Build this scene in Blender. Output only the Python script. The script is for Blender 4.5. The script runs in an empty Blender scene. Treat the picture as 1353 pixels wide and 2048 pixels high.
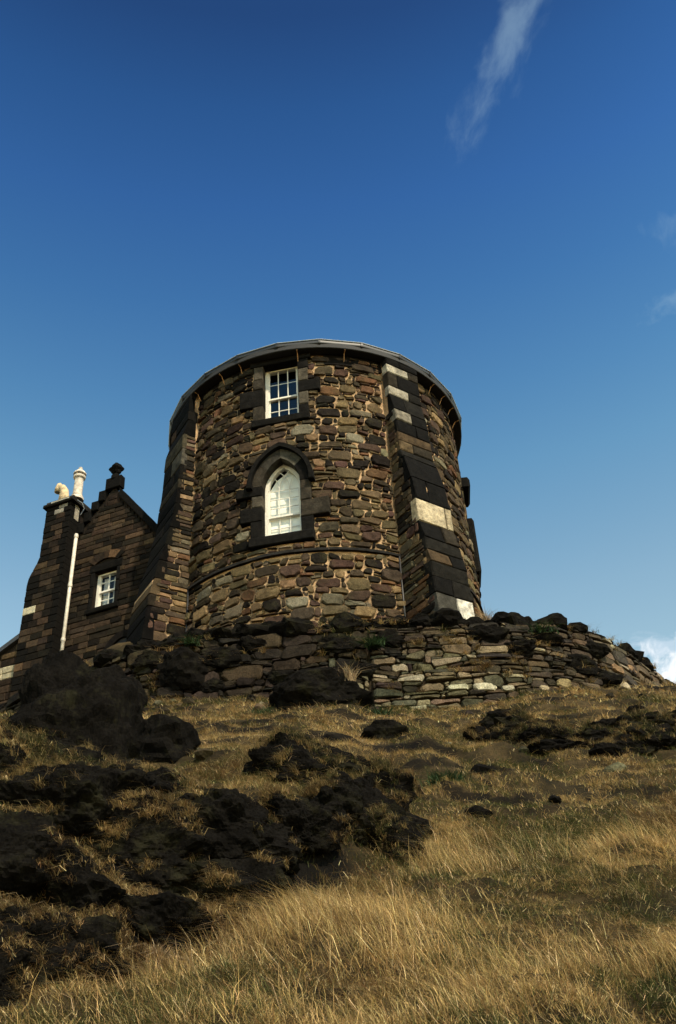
import bpy, math, random
import numpy as np
from mathutils import Vector, Matrix

R = math.radians
rng = np.random.default_rng(11)
random.seed(11)
sc = bpy.context.scene
COL = sc.collection

# ------------------------------------------------------------------ camera
PITCH, ROLL = 0.6135, -0.0558
cF = Vector((0, math.cos(PITCH), math.sin(PITCH)))
U0 = Vector((0, -math.sin(PITCH), math.cos(PITCH)))
c_, s_ = math.cos(ROLL), math.sin(ROLL)
cR = Vector((1, 0, 0)) * c_ + U0 * s_
cU = Vector((1, 0, 0)) * -s_ + U0 * c_
cam_d = bpy.data.cameras.new('camera')
cam = bpy.data.objects.new('camera', cam_d)
COL.objects.link(cam)
m = Matrix((cR, cU, -cF)).transposed().to_4x4()
cam.matrix_world = m
cam_d.sensor_fit = 'VERTICAL'
cam_d.sensor_height = 36
cam_d.lens = 36 * 2003 / 2048
cam_d.clip_start = 0.05
cam_d.clip_end = 8000
sc.camera = cam

# ------------------------------------------------------------------ light
SUN_AZ, SUN_EL = 33.0, 48.0            # to the right of straight behind the camera
sdir = Vector((math.sin(R(SUN_AZ)) * math.cos(R(SUN_EL)), -math.cos(R(SUN_AZ)) * math.cos(R(SUN_EL)), math.sin(R(SUN_EL))))
sd = bpy.data.lights.new('sun', 'SUN')
sd.energy = 5.0
sd.angle = R(0.53)
sd.color = (1.0, 0.86, 0.64)
sun = bpy.data.objects.new('sun', sd)
COL.objects.link(sun)
sun.rotation_euler = sdir.to_track_quat('Z', 'Y').to_euler()
sun.location = (12, -20, 30)

world = bpy.data.worlds.new('World')
sc.world = world
world.use_nodes = True
nt = world.node_tree
nt.nodes.clear()
N = nt.nodes.new
L = nt.links.new
wo = N('ShaderNodeOutputWorld'); bg = N('ShaderNodeBackground')
sky = N('ShaderNodeTexSky'); sky.sky_type = 'NISHITA'; sky.sun_disc = False
sky.sun_elevation = R(SUN_EL); sky.sun_rotation = R(180 - SUN_AZ)
sky.air_density = 1.0; sky.dust_density = 0.3; sky.ozone_density = 2.0
bg.inputs['Strength'].default_value = 0.076
tc = N('ShaderNodeTexCoord')


def wmath(op, a, b=None, c=None, clamp=False):
    n = N('ShaderNodeMath'); n.operation = op; n.use_clamp = clamp
    for i, v in enumerate((a, b, c)):
        if v is None: continue
        if isinstance(v, (int, float)): n.inputs[i].default_value = v
        else: L(v, n.inputs[i])
    return n.outputs[0]


# film-like contrast of the clear sky: gamma then tint
gm = N('ShaderNodeGamma'); gm.inputs[1].default_value = 1.45
L(sky.outputs[0], gm.inputs[0])
tint = N('ShaderNodeMix'); tint.data_type = 'RGBA'; tint.blend_type = 'MULTIPLY'
tint.inputs[0].default_value = 1
tint.inputs[7].default_value = (0.40, 0.54, 0.60, 1)
L(gm.outputs[0], tint.inputs[6])
# elevation curve: the pale, hazier air towards the horizon and the deep zenith of the photograph
sepz = N('ShaderNodeSeparateXYZ'); L(tc.outputs['Generated'], sepz.inputs[0])
rmp = N('ShaderNodeValToRGB'); L(sepz.outputs[2], rmp.inputs[0])
stops = [(0.0, (7.2, 3.9, 1.8)), (0.44, (6.59, 3.72, 1.87)), (0.49, (6.1, 3.68, 1.95)), (0.60, (4.08, 3.37, 2.08)), (0.66, (2.97, 2.9, 2.05)), (0.73, (1.99, 2.3, 1.95)), (0.79, (1.44, 1.81, 1.81)), (0.84, (1.05, 1.40, 1.46)), (0.88, (0.78, 0.95, 1.05)), (1.0, (0.70, 0.85, 0.95))]
els = rmp.color_ramp.elements
while len(els) < len(stops): els.new(0.5)
for e, (p, c) in zip(els, stops):
    e.position = p; e.color = tuple(v / 8 for v in c) + (1,)
rsc = N('ShaderNodeVectorMath'); rsc.operation = 'SCALE'; L(rmp.outputs[0], rsc.inputs[0]); rsc.inputs['Scale'].default_value = 8
rmul = N('ShaderNodeVectorMath'); rmul.operation = 'MULTIPLY'; L(tint.outputs[2], rmul.inputs[0]); L(rsc.outputs[0], rmul.inputs[1])
col = rmul.outputs[0]


def raydir(x, y):
    d = cF + cR * ((x - 676.5) / 2003) - cU * ((y - 1024) / 2003)
    return d.normalized()


def cloud(col, p0, p1, width, strength, colour, nscale, thresh, soft=0.35, seed=0.0, stretch=3.0):
    """wispy cloud lying along the great-circle between two sky directions"""
    a = raydir(*p0); b = raydir(*p1)
    cen = (a + b).normalized(); ax = (b - a); half = ax.length / 2; ax.normalize()
    ay = cen.cross(ax).normalized()
    sub = N('ShaderNodeVectorMath'); sub.operation = 'SUBTRACT'; L(tc.outputs['Generated'], sub.inputs[0]); sub.inputs[1].default_value = cen
    def dot(v, k):
        n = N('ShaderNodeVectorMath'); n.operation = 'DOT_PRODUCT'; L(sub.outputs[0], n.inputs[0]); n.inputs[1].default_value = v * k
        return n.outputs['Value']
    u = dot(ax, 1 / half); v = dot(ay, 1 / width)
    cb = N('ShaderNodeCombineXYZ'); L(wmath('MULTIPLY', u, stretch * 0.5), cb.inputs[0]); L(v, cb.inputs[1]); cb.inputs[2].default_value = seed
    nz = N('ShaderNodeTexNoise'); nz.inputs['Scale'].default_value = nscale; nz.inputs['Detail'].default_value = 7
    nz.inputs['Roughness'].default_value = 0.58; nz.inputs['Distortion'].default_value = 0.35
    L(cb.outputs[0], nz.inputs['Vector'])
    nlow = N('ShaderNodeTexNoise'); nlow.inputs['Scale'].default_value = nscale * 0.45; nlow.inputs['Detail'].default_value = 2
    L(cb.outputs[0], nlow.inputs['Vector'])
    vv = wmath('ADD', v, wmath('MULTIPLY', wmath('SUBTRACT', nlow.outputs['Fac'], 0.5), 2.6))
    d2 = wmath('ADD', wmath('MULTIPLY', u, u), wmath('MULTIPLY', vv, vv))
    mk = wmath('SUBTRACT', 1.0, wmath('SQRT', d2))
    val = wmath('ADD', mk, wmath('MULTIPLY', wmath('SUBTRACT', nz.outputs['Fac'], 0.5), 2.2))
    mr = N('ShaderNodeMapRange'); mr.interpolation_type = 'SMOOTHSTEP'
    L(val, mr.inputs[0]); mr.inputs[1].default_value = thresh; mr.inputs[2].default_value = thresh + soft
    mr.inputs[3].default_value = 0; mr.inputs[4].default_value = strength
    # keep it on this side of the sphere
    dn = N('ShaderNodeVectorMath'); dn.operation = 'DOT_PRODUCT'; L(tc.outputs['Generated'], dn.inputs[0]); dn.inputs[1].default_value = cen
    side = wmath('GREATER_THAN', dn.outputs['Value'], 0.2)
    mx = N('ShaderNodeMix'); mx.data_type = 'RGBA'
    L(wmath('MULTIPLY', mr.outputs[0], side), mx.inputs[0]); L(col, mx.inputs[6]); mx.inputs[7].default_value = (*colour, 1)
    return mx.outputs[2]


CL = (3.8, 5.6, 7.0)
col = cloud(col, (1125, -240), (945, 300), 0.026, 0.36, CL, 1.1, -.05, 1.4, 7.7, 5.0)
col = cloud(col, (1275, 640), (1420, 560), 0.013, 0.26, CL, 1.0, 0.05, 1.3, 9.0, 5)
col = cloud(col, (1270, 470), (1420, 455), 0.018, 0.13, CL, 1.0, 0.0, 1.3, 5.0, 5)
col = cloud(col, (1235, 1372), (1900, 1450), 0.062, 1.0, (10.6, 10.9, 11.2), 2.1, 0.05, 0.50, 2.0, 6.0)
col = cloud(col, (1225, 1292), (1420, 1290), 0.014, 0.55, (7.0, 8.2, 9.4), 1.5, 0.10, 0.9, 6.0, 2.4)
L(col, bg.inputs[0]); L(bg.outputs[0], wo.inputs[0])

sc.view_settings.view_transform = 'Standard'
sc.view_settings.look = 'None'
sc.view_settings.exposure = 0.4
sc.view_settings.gamma = 1
sc.view_settings.use_curve_mapping = False
sc.render.film_transparent = False
try:
    sc.cycles.max_bounces = 5; sc.cycles.diffuse_bounces = 2; sc.cycles.glossy_bounces = 3; sc.cycles.transparent_max_bounces = 8
except Exception:
    pass


# ------------------------------------------------------------------ noise
def _h(ix, iy, iz, seed):
    n = (ix * 374761393 + iy * 668265263 + iz * 2147483647 + seed * 974634777).astype(np.int64) & 0xffffffff
    n = ((n ^ (n >> 13)) * 1274126177) & 0xffffffff
    n = (n ^ (n >> 16)) & 0xffffffff
    return n / 4294967295.0


def vnoise(x, y, z=None, seed=0):
    x = np.asarray(x, float); y = np.asarray(y, float)
    z = np.zeros_like(x) if z is None else np.asarray(z, float)
    ix, iy, iz = np.floor(x).astype(np.int64), np.floor(y).astype(np.int64), np.floor(z).astype(np.int64)
    fx, fy, fz = x - ix, y - iy, z - iz
    fx, fy, fz = [t * t * t * (t * (t * 6 - 15) + 10) for t in (fx, fy, fz)]
    r = 0
    for a in (0, 1):
        for b in (0, 1):
            for c in (0, 1):
                w = (fx if a else 1 - fx) * (fy if b else 1 - fy) * (fz if c else 1 - fz)
                r = r + w * _h(ix + a, iy + b, iz + c, seed)
    return r * 2 - 1


def fbm(x, y, z=None, seed=0, oct=4, gain=0.5):
    r = 0; a = 1; f = 1
    for o in range(oct):
        r = r + a * vnoise(np.asarray(x) * f, np.asarray(y) * f, None if z is None else np.asarray(z) * f, seed + o * 17)
        a *= gain; f *= 2.03
    return r


def sstep(a, b, x):
    t = np.clip((np.asarray(x, float) - a) / (b - a), 0, 1)
    return t * t * (3 - 2 * t)


# ------------------------------------------------------------------ materials
def new_mat(name):
    m = bpy.data.materials.new(name); m.use_nodes = True
    return m, m.node_tree, m.node_tree.nodes['Principled BSDF']


def stone_mat(name, rough=0.97, bump=0.5, scale=14.0, var=0.45, lichen=0.0, base=None, spec=0.05, crack=0.0, soot=0.0):
    m, t, b = new_mat(name)
    n = t.nodes.new; l = t.links.new
    geo = n('ShaderNodeNewGeometry')
    if base is None:
        at = n('ShaderNodeAttribute'); at.attribute_name = 'Col'; csrc = at.outputs['Color']
    else:
        rg = n('ShaderNodeRGB'); rg.outputs[0].default_value = (*base, 1); csrc = rg.outputs[0]
    nz = n('ShaderNodeTexNoise'); nz.inputs['Scale'].default_value = scale * 0.45; nz.inputs['Detail'].default_value = 8; nz.inputs['Roughness'].default_value = 0.7
    l(geo.outputs['Position'], nz.inputs['Vector'])
    mr = n('ShaderNodeMapRange'); mr.inputs[1].default_value = 0.3; mr.inputs[2].default_value = 0.7
    mr.inputs[3].default_value = 1 - var; mr.inputs[4].default_value = 1 + var
    l(nz.outputs['Fac'], mr.inputs[0])
    mx = n('ShaderNodeVectorMath'); mx.operation = 'SCALE'
    l(csrc, mx.inputs[0]); l(mr.outputs[0], mx.inputs['Scale'])
    cur = mx.outputs[0]
    # speckle of mineral grain
    sp = n('ShaderNodeTexNoise'); sp.inputs['Scale'].default_value = scale * 5; sp.inputs['Detail'].default_value = 3
    l(geo.outputs['Position'], sp.inputs['Vector'])
    spm = n('ShaderNodeMapRange'); spm.inputs[1].default_value = 0.35; spm.inputs[2].default_value = 0.68; spm.inputs[3].default_value = 0.62; spm.inputs[4].default_value = 1.45
    l(sp.outputs['Fac'], spm.inputs[0])
    m2 = n('ShaderNodeVectorMath'); m2.operation = 'SCALE'; l(cur, m2.inputs[0]); l(spm.outputs[0], m2.inputs['Scale']); cur = m2.outputs[0]
    if lichen:
        ln = n('ShaderNodeTexNoise'); ln.inputs['Scale'].default_value = 2.3; ln.inputs['Detail'].default_value = 9; ln.inputs['Roughness'].default_value = 0.75
        l(geo.outputs['Position'], ln.inputs['Vector'])
        lm = n('ShaderNodeMapRange'); lm.inputs[1].default_value = 0.52; lm.inputs[2].default_value = 0.66; lm.inputs[4].default_value = lichen
        l(ln.outputs['Fac'], lm.inputs[0])
        mm = n('ShaderNodeMix'); mm.data_type = 'RGBA'; l(lm.outputs[0], mm.inputs[0]); l(cur, mm.inputs[6]); mm.inputs[7].default_value = (0.055, 0.052, 0.024, 1)
        cur = mm.outputs[2]
    if soot:
        ln = n('ShaderNodeTexNoise'); ln.inputs['Scale'].default_value = 1.1; ln.inputs['Detail'].default_value = 7; ln.inputs['Roughness'].default_value = 0.7
        l(geo.outputs['Position'], ln.inputs['Vector'])
        lm = n('ShaderNodeMapRange'); lm.inputs[1].default_value = 0.47; lm.inputs[2].default_value = 0.63; lm.inputs[4].default_value = soot
        l(ln.outputs['Fac'], lm.inputs[0])
        mm = n('ShaderNodeMix'); mm.data_type = 'RGBA'; l(lm.outputs[0], mm.inputs[0]); l(cur, mm.inputs[6]); mm.inputs[7].default_value = (0.006, 0.0055, 0.005, 1)
        cur = mm.outputs[2]
    l(cur, b.inputs['Base Color'])
    b.inputs['Roughness'].default_value = rough
    b.inputs['Specular IOR Level'].default_value = spec
    bn = n('ShaderNodeTexNoise'); bn.inputs['Scale'].default_value = scale; bn.inputs['Detail'].default_value = 8; bn.inputs['Roughness'].default_value = 0.72
    l(geo.outputs['Position'], bn.inputs['Vector'])
    bp = n('ShaderNodeBump'); bp.inputs['Strength'].default_value = bump; bp.inputs['Distance'].default_value = 0.03
    hsrc = bn.outputs['Fac']
    if crack:
        wv = n('ShaderNodeVectorMath'); wv.operation = 'MULTIPLY_ADD'; l(bn.outputs['Color'], wv.inputs[0]); wv.inputs[1].default_value = (.12, .12, .12); l(geo.outputs['Position'], wv.inputs[2])
        vo = n('ShaderNodeTexVoronoi'); vo.feature = 'DISTANCE_TO_EDGE'; vo.inputs['Scale'].default_value = crack
        l(wv.outputs[0], vo.inputs['Vector'])
        vm = n('ShaderNodeMapRange'); vm.inputs[1].default_value = 0.0; vm.inputs[2].default_value = 0.10; vm.inputs[3].default_value = -1.4; vm.inputs[4].default_value = 0.0
        l(vo.outputs['Distance'], vm.inputs[0])
        ah = n('ShaderNodeMath'); ah.operation = 'ADD'; l(bn.outputs['Fac'], ah.inputs[0]); l(vm.outputs[0], ah.inputs[1]); hsrc = ah.outputs[0]
    l(hsrc, bp.inputs['Height']); l(bp.outputs[0], b.inputs['Normal'])
    return m


M = {}
M['stone'] = stone_mat('rubble_stone', bump=1.1, lichen=0.35, soot=0.35)
M['dressed'] = stone_mat('dressed_sandstone', bump=0.8, scale=16, var=0.6, soot=0.45)
M['ashlar'] = stone_mat('sooty_ashlar', bump=0.5, scale=20, var=0.45, soot=0.45)
M['mortar'] = stone_mat('lime_mortar', bump=1.0, scale=11, var=0.42, base=(0.36, 0.24, 0.14), soot=0.75)
M['dark_mortar'] = stone_mat('sooty_mortar', bump=0.8, scale=16, var=0.4, base=(0.016, 0.012, 0.009))
M['wall_core'] = stone_mat('earthy_wall_core', bump=1.0, scale=12, var=0.55, base=(0.024, 0.018, 0.012), lichen=0.3)
M['rock'] = stone_mat('dark_basalt', bump=1.2, scale=11, var=0.6, base=(0.0050, 0.0044, 0.0038), lichen=0.22, rough=1.0, spec=0.03)
M['wallrock'] = stone_mat('weathered_rock', bump=1.0, scale=9, var=0.5, lichen=0.3)


def plain(name, c, rough=0.6, metal=0.0, bump=0.0, scale=30, var=0.15, spec=0.5):
    m, t, b = new_mat(name)
    n = t.nodes.new; l = t.links.new
    geo = n('ShaderNodeNewGeometry')
    nz = n('ShaderNodeTexNoise'); nz.inputs['Scale'].default_value = scale; nz.inputs['Detail'].default_value = 6
    l(geo.outputs['Position'], nz.inputs['Vector'])
    mr = n('ShaderNodeMapRange'); mr.inputs[1].default_value = 0.3; mr.inputs[2].default_value = 0.7; mr.inputs[3].default_value = 1 - var; mr.inputs[4].default_value = 1 + var
    l(nz.outputs['Fac'], mr.inputs[0])
    mx = n('ShaderNodeVectorMath'); mx.operation = 'SCALE'; mx.inputs[0].default_value = c; l(mr.outputs[0], mx.inputs['Scale'])
    l(mx.outputs[0], b.inputs['Base Color'])
    b.inputs['Roughness'].default_value = rough; b.inputs['Metallic'].default_value = metal; b.inputs['Specular IOR Level'].default_value = spec
    if bump:
        bp = n('ShaderNodeBump'); bp.inputs['Strength'].default_value = bump; bp.inputs['Distance'].default_value = 0.01
        l(nz.outputs['Fac'], bp.inputs['Height']); l(bp.outputs[0], b.inputs['Normal'])
    return m


M['white'] = plain('white_window_paint', (0.62, 0.59, 0.52), 0.5, var=0.12)
M['pipe'] = plain('white_pipe_paint', (0.50, 0.46, 0.39), 0.5, var=0.25, scale=8)
M['blind'] = plain('white_blind', (0.88, 0.86, 0.79), 0.8, var=0.03, scale=5)
M['curtain'] = plain('net_curtain', (0.55, 0.55, 0.53), 0.9, var=0.2, scale=12)
M['room'] = plain('dark_room', (0.012, 0.012, 0.015), 0.9)
M['gutter'] = plain('gutter_glint_cable_grey', (0.30, 0.34, 0.38), 0.5, metal=0.0, var=0.2, scale=6)  # pale grey of the painted rim highlight, also used on the cable
M['iron'] = plain('black_iron', (0.012, 0.012, 0.013), 0.5, var=0.3)
M['rust'] = plain('rusty_bracket', (0.30, 0.15, 0.055), 0.8, var=0.4, scale=20)
M['soffit'] = plain('black_soffit_board', (0.010, 0.010, 0.011), 0.8, var=0.3)
M['slate'] = plain('dark_slate', (0.025, 0.026, 0.03), 0.6, var=0.4, scale=9, bump=0.4)
M['pot'] = plain('cream_chimney_pot', (0.45, 0.34, 0.20), 0.8, var=0.4, scale=9, bump=0.3)
M['palepot'] = plain('pale_chimney_pot', (0.48, 0.42, 0.35), 0.8, var=0.4, scale=9, bump=0.3)
M['bare'] = plain('bleached_wood', (0.6, 0.56, 0.46), 0.8, var=0.2)


def glass_mat():
    m = bpy.data.materials.new('window_glass'); m.use_nodes = True; t = m.node_tree; t.nodes.clear()
    o = t.nodes.new('ShaderNodeOutputMaterial'); tr = t.nodes.new('ShaderNodeBsdfTransparent'); tr.inputs[0].default_value = (0.95, 0.96, 0.96, 1)
    gl = t.nodes.new('ShaderNodeBsdfGlossy'); gl.inputs['Roughness'].default_value = 0.02; gl.inputs[0].default_value = (1, 1, 1, 1)
    fr = t.nodes.new('ShaderNodeFresnel'); fr.inputs[0].default_value = 1.55
    ad = t.nodes.new('ShaderNodeMath'); ad.operation = 'MULTIPLY'; ad.inputs[1].default_value = 0.7; ad.use_clamp = True
    mx = t.nodes.new('ShaderNodeMixShader')
    ge = t.nodes.new('ShaderNodeNewGeometry'); iv = t.nodes.new('ShaderNodeMath'); iv.operation = 'SUBTRACT'; iv.inputs[0].default_value = 1; t.links.new(ge.outputs['Backfacing'], iv.inputs[1])
    m2 = t.nodes.new('ShaderNodeMath'); m2.operation = 'MULTIPLY'; t.links.new(fr.outputs[0], ad.inputs[0]); t.links.new(ad.outputs[0], m2.inputs[0]); t.links.new(iv.outputs[0], m2.inputs[1])
    t.links.new(m2.outputs[0], mx.inputs[0]); t.links.new(tr.outputs[0], mx.inputs[1]); t.links.new(gl.outputs[0], mx.inputs[2]); t.links.new(mx.outputs[0], o.inputs[0])
    return m


M['glass'] = glass_mat()


def blade_mat(name):
    m, t, b = new_mat(name)
    at = t.nodes.new('ShaderNodeAttribute'); at.attribute_name = 'Col'
    t.links.new(at.outputs['Color'], b.inputs['Base Color'])
    b.inputs['Roughness'].default_value = 0.75
    b.inputs['Specular IOR Level'].default_value = 0.15
    tl = t.nodes.new('ShaderNodeBsdfTranslucent'); t.links.new(at.outputs['Color'], tl.inputs[0])
    mx = t.nodes.new('ShaderNodeMixShader'); mx.inputs[0].default_value = 0.25
    o = t.nodes['Material Output']
    t.links.new(b.outputs[0], mx.inputs[1]); t.links.new(tl.outputs[0], mx.inputs[2]); t.links.new(mx.outputs[0], o.inputs[0])
    return m


M['blade'] = blade_mat('grass_blades')


def turf_mat():
    m, t, b = new_mat('rough_turf')
    n = t.nodes.new; l = t.links.new
    geo = n('ShaderNodeNewGeometry')
    a = n('ShaderNodeTexNoise'); a.inputs['Scale'].default_value = 2.2; a.inputs['Detail'].default_value = 9; a.inputs['Roughness'].default_value = 0.7
    l(geo.outputs['Position'], a.inputs['Vector'])
    cr = n('ShaderNodeValToRGB'); e = cr.color_ramp.elements
    e[0].position = 0.32; e[0].color = (0.012, 0.011, 0.006, 1)
    e[1].position = 0.72; e[1].color = (0.11, 0.075, 0.034, 1)
    k = cr.color_ramp.elements.new(0.5); k.color = (0.040, 0.029, 0.014, 1)
    l(a.outputs['Fac'], cr.inputs[0])
    at = n('ShaderNodeAttribute'); at.attribute_name = 'Col'
    mm = n('ShaderNodeMix'); mm.data_type = 'RGBA'; l(at.outputs['Fac'], mm.inputs[0]); l(cr.outputs[0], mm.inputs[6]); mm.inputs[7].default_value = (0.0060, 0.0050, 0.0040, 1)
    l(mm.outputs[2], b.inputs['Base Color'])
    b.inputs['Roughness'].default_value = 1; b.inputs['Specular IOR Level'].default_value = 0.1
    bn = n('ShaderNodeTexNoise'); bn.inputs['Scale'].default_value = 17; bn.inputs['Detail'].default_value = 8; bn.inputs['Roughness'].default_value = 0.8
    l(geo.outputs['Position'], bn.inputs['Vector'])
    bp = n('ShaderNodeBump'); bp.inputs['Distance'].default_value = 0.06; bp.inputs['Strength'].default_value = 1
    l(bn.outputs['Fac'], bp.inputs['Height']); l(bp.outputs[0], b.inputs['Normal'])
    return m


M['turf'] = turf_mat()
M['straw'] = plain('dead_straw', (0.24, 0.165, 0.085), 0.9, var=0.2)


# ------------------------------------------------------------------ object helpers
def empty(name, loc, label=None, cat=None, group=None):
    o = bpy.data.objects.new(name, None); COL.objects.link(o); o.location = loc
    o.empty_display_size = 0.3
    if label: o['label'] = label
    if cat: o['category'] = cat
    if group: o['group'] = group
    return o


def wloc(o):
    v = Vector(o.location)
    return v + wloc(o.parent) if o.parent else v


SOOT = 0.60            # every stone in the place is blackened by age


def mesh_obj(name, V, Fs, mat, parent=None, col=None, smooth=False, label=None, cat=None, group=None, kind=None, origin=None, cols=None):
    """V are world coordinates; origin defaults to the centroid of the base"""
    V = np.asarray(V, float)
    if origin is None:
        origin = (float(V[:, 0].mean()), float(V[:, 1].mean()), float(V[:, 2].min()))
    org = np.array(origin, float)
    me = bpy.data.meshes.new(name)
    me.from_pydata((V - org).tolist(), [], Fs if isinstance(Fs, list) else Fs.tolist())
    if smooth:
        me.polygons.foreach_set('use_smooth', [True] * len(me.polygons))
    if col is not None or cols is not None:
        ca = me.color_attributes.new('Col', 'FLOAT_COLOR', 'POINT')
        if cols is None:
            arr = np.tile(np.array([*[v * SOOT for v in col], 1.0]), len(V))
        else:
            arr = np.concatenate([np.asarray(cols) * SOOT, np.ones((len(V), 1))], 1).ravel()
        ca.data.foreach_set('color', arr.astype(np.float32))
    me.materials.append(mat); me.update()
    o = bpy.data.objects.new(name, me); COL.objects.link(o)
    if parent is not None:
        o.parent = parent
        o.location = Vector(origin) - wloc(parent)
    else:
        o.location = origin
    if label: o['label'] = label
    if cat: o['category'] = cat
    if group: o['group'] = group
    if kind: o['kind'] = kind
    return o


class MB:
    def __init__(s): s.V = []; s.F = []; s.C = []
    def add(s, V, F, c=None):
        k = len(s.V); s.V += [tuple(v) for v in V]; s.F += [tuple(i + k for i in f) for f in F]
        if c is not None: s.C += [tuple(c)] * len(V)
    def build(s, name, mat, parent=None, **kw):
        if s.C: kw['cols'] = np.array(s.C)
        return mesh_obj(name, s.V, s.F, mat, parent, **kw)


BOXF = [(0, 3, 2, 1), (4, 5, 6, 7), (0, 1, 5, 4), (1, 2, 6, 5), (2, 3, 7, 6), (3, 0, 4, 7)]


def frame_pt(Fr, a, z, d):
    """Fr = (origin xy, tangent xy, outward normal xy): a along tangent, d outward, z up"""
    o, t, n = Fr
    return (o[0] + t[0] * a + n[0] * d, o[1] + t[1] * a + n[1] * d, z)


def fbox(Fr, a0, a1, z0, z1, d0, d1):
    V = [frame_pt(Fr, a0, z0, d1), frame_pt(Fr, a1, z0, d1), frame_pt(Fr, a1, z0, d0), frame_pt(Fr, a0, z0, d0),
         frame_pt(Fr, a0, z1, d1), frame_pt(Fr, a1, z1, d1), frame_pt(Fr, a1, z1, d0), frame_pt(Fr, a0, z1, d0)]
    return V, BOXF


def block(Fr, a0, a1, z0, z1, d0, d1, bev=0.018, jit=0.006, tilt=0.0):
    """a worked stone: box with chamfered front and slightly uneven corners (34 faces or fewer)"""
    r = lambda: random.uniform(-jit, jit)
    ca = [(a0, z0), (a1, z0), (a1, z1), (a0, z1)]
    ca = [(a + r(), z + r()) for a, z in ca]
    V = [frame_pt(Fr, a, z, d0) for a, z in ca]
    V += [frame_pt(Fr, a, z, d1 - bev + r() * .5) for a, z in ca]
    cx = (a0 + a1) / 2; cz = (z0 + z1) / 2
    V += [frame_pt(Fr, a + math.copysign(min(bev, abs(cx - a) * .8), cx - a), z + math.copysign(min(bev, abs(cz - z) * .8), cz - z), d1 + r()) for a, z in ca]
    V.append(frame_pt(Fr, cx + (a1 - a0) * random.uniform(-.15, .15), cz + (z1 - z0) * random.uniform(-.1, .1), d1 + random.uniform(0, 2.2) * jit))
    F = [(3, 2, 1, 0)]
    for i in range(4):
        j = (i + 1) % 4
        F += [(i, j, 4 + j, 4 + i), (4 + i, 4 + j, 8 + j, 8 + i), (8 + i, 8 + j, 12)]
    return V, F


def tube(pts, r, seg=10, caps=True):
    pts = [Vector(p) for p in pts]; V = []; F = []
    rs = r if isinstance(r, (list, tuple)) else [r] * len(pts)
    for i, p in enumerate(pts):
        d = (pts[min(i + 1, len(pts) - 1)] - pts[max(i - 1, 0)]).normalized()
        up = Vector((0, 0, 1)) if abs(d.z) < 0.9 else Vector((1, 0, 0))
        a = d.cross(up).normalized(); b = a.cross(d)
        for k in range(seg):
            an = 2 * math.pi * k / seg
            V.append(tuple(p + (a * math.cos(an) + b * math.sin(an)) * rs[i]))
    for i in range(len(pts) - 1):
        for k in range(seg):
            j = (k + 1) % seg
            F.append((i * seg + k, i * seg + j, (i + 1) * seg + j, (i + 1) * seg + k))
    if caps:
        F.append(tuple(range(seg))[::-1]); F.append(tuple((len(pts) - 1) * seg + k for k in range(seg)))
    return V, F


def lathe(cx, cy, prof, seg=16):
    V = []; F = []
    for r, z in prof:
        for k in range(seg):
            a = 2 * math.pi * k / seg; V.append((cx + r * math.cos(a), cy + r * math.sin(a), z))
    for i in range(len(prof) - 1):
        for k in range(seg):
            j = (k + 1) % seg; F.append((i * seg + k, i * seg + j, (i + 1) * seg + j, (i + 1) * seg + k))
    F.append(tuple(range(seg))[::-1]); F.append(tuple((len(prof) - 1) * seg + k for k in range(seg)))
    return V, F


def rubble(poly, mp, proud, back=0.05, bulge=0.02, npts=9, rnd=0.012):
    """one rubble stone: poly = 4 corners (a,b) ; mp(a,b,d)->xyz"""
    P = np.array(poly, float); c = P.mean(0)
    # walk the outline, round the corners
    pts = []
    for i in range(4):
        p, q, s = P[i], P[(i + 1) % 4], P[i - 1]
        ea = np.linalg.norm(q - p) + 1e-6; eb = np.linalg.norm(s - p) + 1e-6
        cut = min(ea, eb) * random.uniform(.12, .42)
        pts.append(p + (s - p) / eb * cut * random.uniform(.6, 1.0)); pts.append(p + (q - p) / ea * cut)
        if ea > 0.3 and npts > 8:
            pts.append((p + q) / 2 + (c - (p + q) / 2) / (np.linalg.norm(c - (p + q) / 2) + 1e-6) * random.uniform(-rnd, rnd * 1.6))
    pts = np.array(pts) + np.array([[random.uniform(-rnd, rnd) * .6, random.uniform(-rnd, rnd) * .6] for _ in pts])
    n = len(pts); V = []; F = []
    tl = random.uniform(-1, 1) * 0.012; tv = random.uniform(-1, 1) * .012
    ext = np.abs(P - c).max(0) + 1e-6
    def dep(p, base):
        u = (p - c) / ext
        return base + tl * u[0] + tv * u[1]
    for p in pts: V.append(mp(p[0], p[1], -back))
    for p in pts: V.append(mp(p[0], p[1], dep(p, proud * random.uniform(.55, 1.0))))
    for p in pts:
        q = c + (p - c) * random.uniform(.78, .92)
        V.append(mp(q[0], q[1], dep(q, proud + bulge * random.uniform(.3, 1.1))))
    V.append(mp(c[0] + ext[0] * random.uniform(-.2, .2), c[1] + ext[1] * random.uniform(-.2, .2), proud + bulge * random.uniform(.5, 1.3)))
    for i in range(n):
        j = (i + 1) % n
        F += [(i, j, n + j, n + i), (n + i, n + j, 2 * n + j, 2 * n + i), (2 * n + i, 2 * n + j, 3 * n)]
    return V, F


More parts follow.
